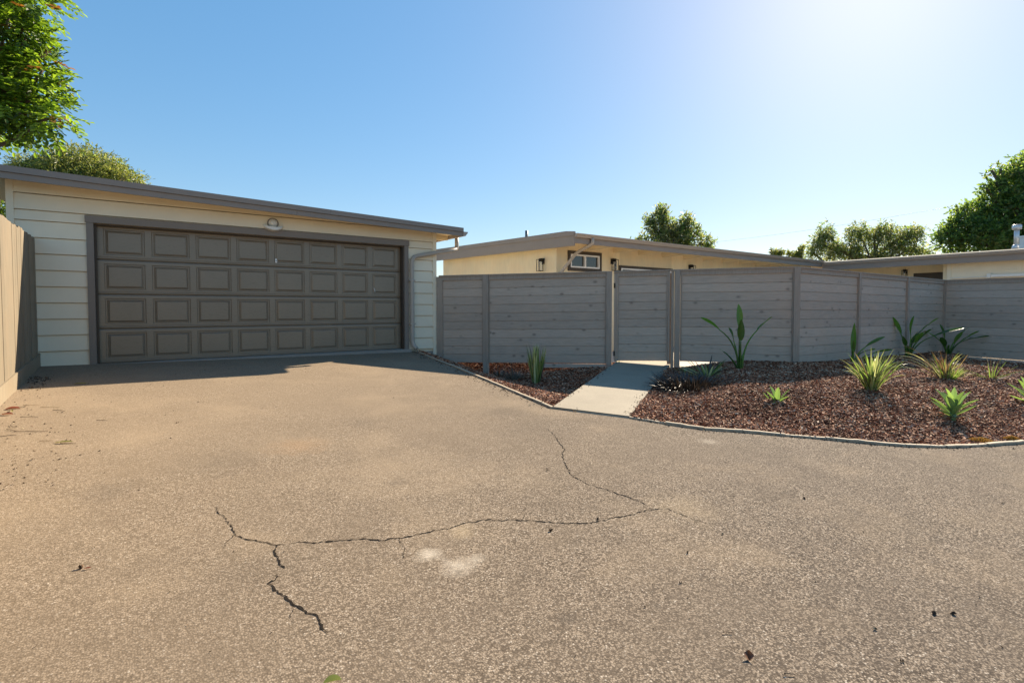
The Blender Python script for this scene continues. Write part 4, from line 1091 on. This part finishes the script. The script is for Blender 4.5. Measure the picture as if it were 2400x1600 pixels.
# ------------------------------------------------------------------ planting in the beds
def zb1(x, y): return float(bed1_z(np.array([[x, y]]))[0])
def zb2(x, y): return float(bed2_z(np.array([[x, y]]))[0])
def bedpt(px, py, zf):
    p = gp(px, py)
    for _ in range(12): p = at_z(px, py, zf(p.x, p.y))
    return p
def strap(mb, base, az, length, lean, curl, width, seg=7, mi=0, fold=.22, prof=None, twist=0):
    """arching leaf; az horizontal direction, lean from vertical at the base, curl added toward the tip"""
    h = Vector((math.cos(az), math.sin(az), 0)); p = Vector(base); vs = []
    for k in range(seg + 1):
        s = k / seg; a = lean + curl * s ** 1.5
        d = h * math.sin(a) + UP * math.cos(a)
        side = h.cross(UP).normalized(); nrm = side.cross(d).normalized()
        if twist: side = (Matrix.Rotation(twist * s, 3, d) @ side)
        w = width * (prof(s) if prof else min(1, .55 + 1.6 * s) * (1 - s ** 3) + .02)
        vs += [p - side * w / 2 + nrm * w * fold, p, p + side * w / 2 + nrm * w * fold]
        p = p + d * (length / seg)
    fs = []
    for k in range(seg):
        fs += [(3*k, 3*k+1, 3*k+4, 3*k+3), (3*k+1, 3*k+2, 3*k+5, 3*k+4)]
    mb.add(vs, fs, mi, False); return p
AZR = math.atan2(RT.y, RT.x); AZF = math.atan2(FW.y, FW.x)      # picture-right and away from the viewer
def az_of(side, depth=0):  # side: + right, depth: + away
    v = RT * side + FW * depth; return math.atan2(v.y, v.x)
def paddle_plant(p, leaves, label, scale=1.0, group='paddle-leaf plants along the board fence'):
    """leaves: (side, depth, stalk length, lean at base, lean at blade, blade length, blade width)"""
    root = empty('paddle_leaf_plant', p, label, 'plant', group)
    ms, ml = MB(), MB()
    for (sd, dp, sl, l0, l1, bl, bw) in leaves:
        az = az_of(sd, dp); h = Vector((math.cos(az), math.sin(az), 0)); q = Vector(p) + h * .03 - UP * .02; pts = [q.copy()]
        for k in range(9):
            a = l0 + (l1 - l0) * (k / 8) ** 1.3; q = q + (h * math.sin(a) + UP * math.cos(a)) * sl * scale / 9; pts.append(q.copy())
        ms.tube(pts, [(.019 - .0012 * i) * scale for i in range(10)], 6)
        strap(ml, pts[-1], az, bl * scale, l1, .18, bw * 1.02 * scale, 10, 0, .16, lambda s: math.sin(math.pi * min(1, (s * .97 + .03)) ** .85) ** .7 + .015, random.uniform(.5, 1.0) * random.choice((-1, 1)))
    for k in range(7): strap(ms, Vector(p) - UP * .02, random.uniform(0, 6.3), .28 * scale, .05, .25, .06 * scale, 5)
    ms.build('stalks', M['bop'], root); ml.build('leaves', M['bop'], root); return root
def rosette(p, n, L, W, label, cat='plant', stem=.07, az0=0.0, group='agave rosettes in the bed'):
    root = empty('agave', p, label, cat, group); mb = MB()
    prof = lambda s: (.42 + .9 * s - .2 * s * s) * (1 - s ** 2.6) ** .9 * 1.0 + .01
    for i in range(n):
        r = i / n; az = az0 + i * 2.399; lean = .12 + 1.15 * (1 - r) + random.uniform(-.08, .08); ln = L * (.72 + .35 * math.sin(math.pi * (.25 + .7 * (1 - r)))) 
        strap(mb, Vector(p) + UP * (stem * (.4 + .6 * r)), az, ln, lean, -.28 if lean > .8 else .25, W * random.uniform(.85, 1.1), 8, 0, .28, prof)
    mb.build('leaves', M['agave'], root)
    mb = MB()
    for k in range(7): strap(mb, Vector(p) + UP * .03, random.uniform(0, 6.28), L * random.uniform(.35, .6), 1.35, .35, W * .45, 5, 0, .3)
    mb.build('withered_leaves', M['straw'], root)
    mb = MB(); mb.tube([Vector(p) - UP*.04, Vector(p) + UP * stem], [.028, .035], 10); mb.build('stem', M['agave'], root); return root
def flax(p, n, L, W, label, mats, probs, lean=(.05, .9), curl=(.1, .9), name='strap_leaf_clump', spread=.04, azf=None, group='strap-leaf clumps in the beds', Lv=(.6, 1.05)):
    mb = MB()
    for i in range(n):
        az = azf() if azf else random.uniform(0, 2 * math.pi); r = random.random() * spread
        b = Vector(p) + Vector((math.cos(az) * r, math.sin(az) * r, -.015))
        ln = random.uniform(*lean); strap(mb, b, az + random.uniform(-.3, .3), L * random.uniform(*Lv), ln, random.uniform(*curl), W * random.uniform(.7, 1.2), 7, random.choices(range(len(mats)), probs)[0], .2, None, random.uniform(-.9, .9))
    o = mb.build(name, mats, None, fix=False)
    for v in o.data.vertices: v.co -= Vector(p)
    o.location = p; tag(o, label, 'plant', group); return o
G1, G2, G3, ST = M['flax'], M['flax_cream'], M['flax_red'], M['straw']
# bed left of the path
p = bedpt(1257, 899, zb1)
random.seed(21)
flax(p, 150, .78, .028, 'upright yellow-green fan of strap leaves in the left bed against the fence', [G1, M['variegated'], ST], [.22, .68, .10], (.0, .27), (-.08, .12), 'strap_leaf_fan', .07, lambda: random.choice([az_of(-1), az_of(1), az_of(-1, .4), az_of(1, -.3), az_of(0, -1), az_of(.3, -1), az_of(-.4, -1), az_of(0, 1)]), Lv=(.55, 1.0))
p = bedpt(1205, 892, zb1); flax(p, 120, .36, .010, 'dry straw-coloured grass tuft beside the upright leaf fan under the fence', [ST], [1], (.3, 1.2), (.1, .6), 'dry_grass_tuft', .12, group='dry grass tufts', Lv=(.4, 1.1))
p = bedpt(1172, 883, zb1); flax(p, 80, .32, .010, 'dry grey grass tuft just right of the fence post with the exposed foot', [ST], [1], (.3, 1.2), (.1, .6), 'dry_grass_tuft', .09, group='dry grass tufts', Lv=(.4, 1.1))
# by the gate post
p = bedpt(1657, 885, zb2); random.seed(5)
flax(p, 44, .46, .034, 'low sprawling variegated strap-leaf clump right of the gate post', [G2, G1, ST], [.45, .3, .25], (.5, 1.45), (.1, .5), spread=.08)
p = bedpt(1622, 908, zb2); flax(p, 2000, .30, .011, 'flattened heap of dark dry grass beside the concrete path', [M['dark_straw']], [1], (.35, 1.45), (.2, 1.2), 'dry_grass_heap', .50, group='dry grass tufts', Lv=(.3, 1.1))
p = bedpt(1622, 872, zb2); flax(p, 22, .26, .018, 'small yellow-green grass tuft at the foot of the gate post', [G1], [1], (.8, 1.4), (.0, .5), 'dry_grass_tuft', .10, group='dry grass tufts', Lv=(.3, 1.1))
# paddle plants
random.seed(9)
p = bedpt(1735, 866, zb2)
paddle_plant(p, [(-1, .1, .80, .05, .92, .38, .105), (1, .1, .76, .02, .80, .36, .11), (-.1, .5, .74, .01, .03, .40, .10), (-.3, -.8, .52, .03, .06, .36, .12), (-1, .2, .52, .05, .3, .24, .10), (-1, -.3, .46, .55, 1.0, .10, .02)],
             'tallest paddle-leaf plant with three splayed leaves against the fence right of the gate')
p = bedpt(1998, 852, zb2)
paddle_plant(p, [(.3, .3, .22, .03, .03, .60, .10), (1, -.2, .40, .15, .95, .40, .09), (1, .3, .34, .3, 1.35, .34, .09), (.7, -.6, .34, .6, 1.2, .36, .08), (-.2, -.4, .3, .1, .2, .2, .05)],
             'paddle-leaf plant with one upright dark leaf at the second fence post')
p = bedpt(2127, 836, zb2)
paddle_plant(p, [(-.9, .1, .56, .05, .45, .48, .13), (.3, -.2, .50, .03, .05, .46, .14), (1, -.1, .72, .05, .85, .42, .12), (1, -.5, .66, .35, 1.15, .60, .14), (.8, -.2, .42, .2, .7, .38, .16), (.6, .2, .34, .25, .5, .36, .14), (-.4, -.3, .3, .3, .6, .3, .1), (.4, -.8, .36, .2, .5, .30, .12)],
             'bushy bright paddle-leaf plant standing at the third fence post')
p = bedpt(2222, 832, zb2)
paddle_plant(p, [(-1, .0, .54, .20, 1.0, .42, .11), (1, .1, .50, .15, .8, .40, .12), (1, -.3, .44, .3, .9, .44, .13), (1, -.1, .60, .35, 1.35, .55, .13), (-.2, .2, .40, .05, .2, .40, .13), (.3, -.4, .30, .2, .4, .34, .14), (-.5, -.3, .3, .4, .8, .34, .12)],
             'dark shaded paddle-leaf plant in the inner corner of the fence')
# strap clumps
random.seed(31)
p = bedpt(2043, 915, zb2)
flax(p, 120, .62, .021, 'tall green and cream striped strap-leaf clump in the centre of the mounded bed', [G1, G2, G3, ST], [.48, .38, .06, .08], (.02, .62), (.0, 1.3), spread=.07)
p = bedpt(2216, 890, zb2)
flax(p, 70, .52, .013, 'reddish bronze strap-leaf clump arching over the mound below the corner', [G3, G1, G2, ST], [.40, .30, .20, .10], (.02, .55), (.0, 1.1), spread=.06, Lv=(.6, 1.05))
for v_ in range(1): pass
random.seed(33)
mb_p = bedpt(2228, 889, zb2)
flax(mb_p, 60, .32, .018, 'short bushy lime tuft nestled on the right of the bronze clump', [G1, G2], [.7, .3], (.2, 1.0), (.0, .5), spread=.07)
q = bedpt(2207, 888, zb2)
flax(q, 12, .95, .024, 'long pale leaves drooping left from behind the bronze clump', [G2, ST], [.6, .4], (.55, 1.0), (.9, 1.3), spread=.05, azf=lambda: az_of(-1, random.uniform(-.3, .3)), Lv=(.7, 1.05))
p = bedpt(2324, 888, zb2)
flax(p, 26, .44, .016, 'thin sparse strap-leaf tuft in the shade of the right fence', [G1, ST], [.6, .4], (.05, 1.3), (.1, .8), spread=.06)
# agaves
random.seed(3)
p = bedpt(1821, 962, zb2); rosette(p, 10, .25, .085, 'small bright agave rosette nearest the concrete path', az0=1.0)
p = bedpt(2233, 985, zb2); rosette(p, 15, .31, .105, 'largest spreading agave rosette at the front of the bed', az0=.4, stem=.10)
p = bedpt(2412, 948, zb2); rosette(p, 12, .31, .10, 'agave rosette cut off by the right edge of the picture', az0=2.2, stem=.09)
random.seed(12)
p = gp(1449, 851); flax(p, 16, .10, .012, 'tiny yellow-green weed at the hinge side foot of the gate', [G1], [1], (.3, 1.3), (.1, .5), 'weed_tuft', .05, group='weeds by the path')
p = gp(1347, 962); flax(p, 22, .07, .008, 'tiny dry reddish weed at the near left corner of the concrete path', [G3, ST], [.6, .4], (.3, 1.4), (.1, .5), 'weed_tuft', .06, group='weeds by the path')
# orange moss along the edging
def moss(px, py, w, label):
    p = bedpt(px, py, zb2); mb = MB()
    for i in range(1500):
        a = random.uniform(0, 6.283); r = math.sqrt(random.random()); x = p.x + RT.x * math.cos(a) * r * w + FW.x * math.sin(a) * r * w * .55; y = p.y + RT.y * math.cos(a) * r * w + FW.y * math.sin(a) * r * w * .55
        strap(mb, (x, y, zb2(x, y) + .01 + .03 * (1 - r)), random.uniform(0, 6.28), random.uniform(.015, .035), random.uniform(.2, 1.3), .3, .004, 2)
    o = mb.build('dry_moss', M['moss'], None, fix=False); tag(o, label, 'moss', 'dry moss patches', kind=None)
moss(2299, 1037, .115, 'wider orange patch of dry moss by the curved edging')
moss(2370, 1033, .075, 'smaller orange patch of dry moss nearer the right picture edge')

# ------------------------------------------------------------------ litter on the drive
random.seed(77)
mb = MB()
def bit(px, py, size, flat=.3, mi=0):
    p = gp(px, py); z = float(drive_z(np.array([(p.x, p.y)]))[0]); a = random.uniform(0, 6.28); l = .55 * size * random.uniform(.6, 1.3); w = l * random.uniform(.3, .7); h = l * flat
    c, s = math.cos(a), math.sin(a); vs = [(-l/2, 0, 0), (0, -w/2, 0), (l/2, 0, h*.5), (0, w/2, 0), (random.uniform(-.2,.2)*l, 0, h)]
    mb.add([(p.x + x*c - y*s, p.y + x*s + y*c, z + .002 + k) for x, y, k in vs], [(0,1,4),(1,2,4),(2,3,4),(3,0,4)], mi)
for _ in range(340):
    f = random.random(); px = 30 + (950 - 30) * f; py0 = 925 - 85 * f; bit(px, random.gauss(py0 - 20 + 8, 22) if random.random() < .6 else random.uniform(py0 - 50, py0 + 90), random.choice([.012, .016, .022, .035]))
for _ in range(220): bit(min(400, abs(random.gauss(0, 130))), random.uniform(925, 1150), random.choice([.012, .018, .028, .04]))
for _ in range(130): bit(random.gauss(88, 20), 883 + abs(random.gauss(0, 14)), random.choice([.03, .045]), .6)
for _ in range(200): bit(random.uniform(0, 2400), 1000 + 600 * random.random() ** .8, random.choice([.006, .009, .012, .016]), .5)
for _ in range(260):
    t = random.random(); a = EDGE_L[0].lerp(EDGE_L[-1], t); x = a.x - abs(random.gauss(.04, .10)); y = a.y
    w = Vector((x, y, 0)); l = random.uniform(.015, .05); ang = random.uniform(0, 6.28); zz_ = plane_z(x, y) + .006
    mb.add([(x - l/2*math.cos(ang), y - l/2*math.sin(ang), zz_), (x + .2*l*math.sin(ang), y, zz_), (x + l/2*math.cos(ang), y + l/2*math.sin(ang), zz_ + .004), (x, y, zz_ + .010)], [(0,1,3),(1,2,3)])
for (px, py, s) in [(1292,1245,.03),(1884,1168,.028),(1692,1252,.022),(1612,1295,.02),(2188,1438,.035),(2233,1438,.03),(2114,1549,.025),(2051,1474,.02),(1595,1367,.018),(2352,1178,.02),(416,990,.03),(190,1332,.04),(1403,1217,.03),(1284,1101,.02)]:
    for _ in range(3): bit(px + random.uniform(-3, 3), py + random.uniform(-2, 2), s, .7)
for _ in range(150):      # bark crumbs and leaf bits on the path and outside the edging
    t = random.random(); a = PATH_FRONT[-1].lerp(gr, t) if random.random() < .5 else PATH_FRONT[0].lerp(gl, t)
    s_ = -1 if (a - PATH_FRONT[0]).length > (a - PATH_FRONT[-1]).length else 1
    x = a.x + s_ * abs(random.gauss(0, .07)) * RT.x; y = a.y + s_ * abs(random.gauss(0, .07)) * RT.y; l = random.uniform(.01, .035); g_ = random.uniform(0, 6.28); z_ = plane_z(x, y) + .026
    mb.add([(x - l/2*math.cos(g_), y - l/2*math.sin(g_), z_), (x + .3*l*math.sin(g_), y - .3*l*math.cos(g_), z_), (x + l/2*math.cos(g_), y + l/2*math.sin(g_), z_ + .003), (x, y, z_ + .008)], [(0,1,3),(1,2,3)])
for _ in range(260):
    k = random.randrange(len(EDGE_R) - 6); a = EDGE_R[k].lerp(EDGE_R[k+1], random.random()); off = -abs(random.gauss(.03, .05)); x = a.x + FW.x * off; y = a.y + FW.y * off; l = random.uniform(.01, .04); g_ = random.uniform(0, 6.28); z_ = plane_z(x, y) + .003
    mb.add([(x - l/2*math.cos(g_), y - l/2*math.sin(g_), z_), (x + .3*l*math.sin(g_), y - .3*l*math.cos(g_), z_), (x + l/2*math.cos(g_), y + l/2*math.sin(g_), z_ + .003), (x, y, z_ + .008)], [(0,1,3),(1,2,3)])
o = mb.build('leaf_litter', M['litter'], None, fix=False); tag(o, 'fine dry leaf litter scattered over the driveway', 'leaf litter', kind='stuff')
mb = MB()
def twig(px, py, l, ang):
    p = gp(px, py); a = AZR + ang; d = Vector((math.cos(a), math.sin(a), 0)); z = UP * .006
    q = [p + z + d * l * t + Vector((-d.y, d.x, 0)) * l * .08 * math.sin(t * 5 + px) for t in (-.5, -.2, .1, .5)]
    if l > .1: l *= .5; q = [p + d * (v - p).dot(d) * .5 + Vector((-d.y, d.x, 0)) * (v - p).dot(Vector((-d.y, d.x, 0))) * .5 for v in q]
    mb.tube([Vector((v.x, v.y, plane_z(v.x, v.y) + .007)) for v in q], [.0025, .002, .002, .0015], 4)
for a in [(45,955,.22,-.3),(75,950,.3,.2),(60,952,.2,-.9),(120,955,.35,.0),(70,978,.3,.1),(140,963,.3,-.2),(35,1010,.4,-.1),(85,1012,.35,.25),(20,1022,.2,.6),(240,986,.2,0),(110,1034,.2,.4),(160,1040,.25,.1),(30,1000,.25,-.5),(1850,1582,.04,.1),(1705,1484,.04,.1)]: twig(*a)
o = mb.build('twigs', M['litter'], None, fix=False); tag(o, 'thin dry twigs strewn near the tan fence', 'twigs', kind='stuff')
def big_leaf(px, py, L, W, az, mats, label, curl=.8, n=1):
    p = gp(px, py); mb = MB()
    for i in range(n): strap(mb, p + UP * (.004 + .004 * i) + Vector((random.uniform(-.02,.02), random.uniform(-.02,.02), 0)) * (n > 1), az + i * 1.3, L, 1.50 - .12 * i, curl, W, 8, 0, .35, lambda s: math.sin(math.pi * min(1, s*.96+.03)) ** .7)
    o = mb.build('fallen_leaf', mats, None, fix=False); tag(o, label, 'leaf', 'fallen leaves on the drive')
def lm(name, c):
    return leafmat(name, sc(c, .8), c, .15, (1.3, 1.2, .9))
LB, LR, LY = lm('brown_dead_leaf', (.14, .06, .025)), lm('red_dead_leaf', (.30, .085, .045)), lm('yellow_green_leaf', (.30, .32, .06))
big_leaf(1756, 1550, .045, .036, .6, LB, 'curled dark brown dead leaf alone on the drive at lower right', -1.2, 1)
big_leaf(758, 1603, .06, .035, AZR + .3, LY, 'yellow-green fallen leaf at the bottom edge of the picture', .2)
big_leaf(12, 960, .11, .05, AZR + .7, LR, 'largest red fallen leaf under the tan fence', .3)
big_leaf(4, 972, .10, .04, AZR + .1, LR, 'smaller red fallen leaf at the left picture edge', .2)
big_leaf(26, 962, .10, .02, AZR - .7, LY, 'yellow striped fallen leaf beside the red ones', .2)
big_leaf(128, 1038, .14, .022, AZR + .1, LY, 'narrow yellow fallen leaf on the drive near the left edge', .1)
big_leaf(172, 900, .16, .022, AZR + .1, LY, 'narrow green fallen leaf in the shade before the garage', .1)
big_leaf(196, 1334, .03, .012, AZR + .3, LR, 'small reddish leaf alone on the lower left of the drive', .1)

# ------------------------------------------------------------------ light and camera
SUN = Vector((1.56, .55, 1.0)).normalized()
elev = math.asin(SUN.z); azim = math.atan2(SUN.x, SUN.y)
w = bpy.data.worlds.new('World'); scene.world = w; w.use_nodes = True
nt = w.node_tree; sk = nt.nodes.new('ShaderNodeTexSky'); sk.sky_type = 'NISHITA'; sk.sun_disc = False
sk.sun_elevation = elev; sk.sun_rotation = azim; sk.air_density = 1.0; sk.dust_density = 0.35; sk.ozone_density = 3.0; sk.altitude = 20
bg = nt.nodes['Background']; bg.inputs['Strength'].default_value = SKY
gm = nt.nodes.new('ShaderNodeGamma'); gm.inputs['Gamma'].default_value = SKG; nt.links.new(sk.outputs[0], gm.inputs['Color'])
hv = nt.nodes.new('ShaderNodeHueSaturation'); hv.inputs['Saturation'].default_value = SKS; hv.inputs['Value'].default_value = SKV
nt.links.new(gm.outputs[0], hv.inputs['Color']); nt.links.new(hv.outputs[0], bg.inputs['Color'])
ld = bpy.data.lights.new('sun', 'SUN'); ld.energy = SUN_E; ld.angle = R_(0.5); ld.color = (1.0, .86, .67)
lo = bpy.data.objects.new('sun', ld); COL.objects.link(lo); lo.rotation_euler = (-SUN).to_track_quat('-Z', 'Y').to_euler()
cd = bpy.data.cameras.new('camera'); cd.sensor_width = 36; cd.lens = F_PX / 2400 * 36; cd.shift_y = -36.3 / 2400; cd.clip_start = .05; cd.clip_end = 3000
co = bpy.data.objects.new('camera', cd); COL.objects.link(co); co.location = CAM
co.rotation_euler = (math.pi / 2 - PITCH, 0, -math.atan2(FW.x, FW.y))
scene.camera = co
scene.view_settings.view_transform = 'Standard'; scene.view_settings.look = 'None'
scene.view_settings.gamma = 1; scene.view_settings.exposure = EXPO
scene.cycles.max_bounces = 8
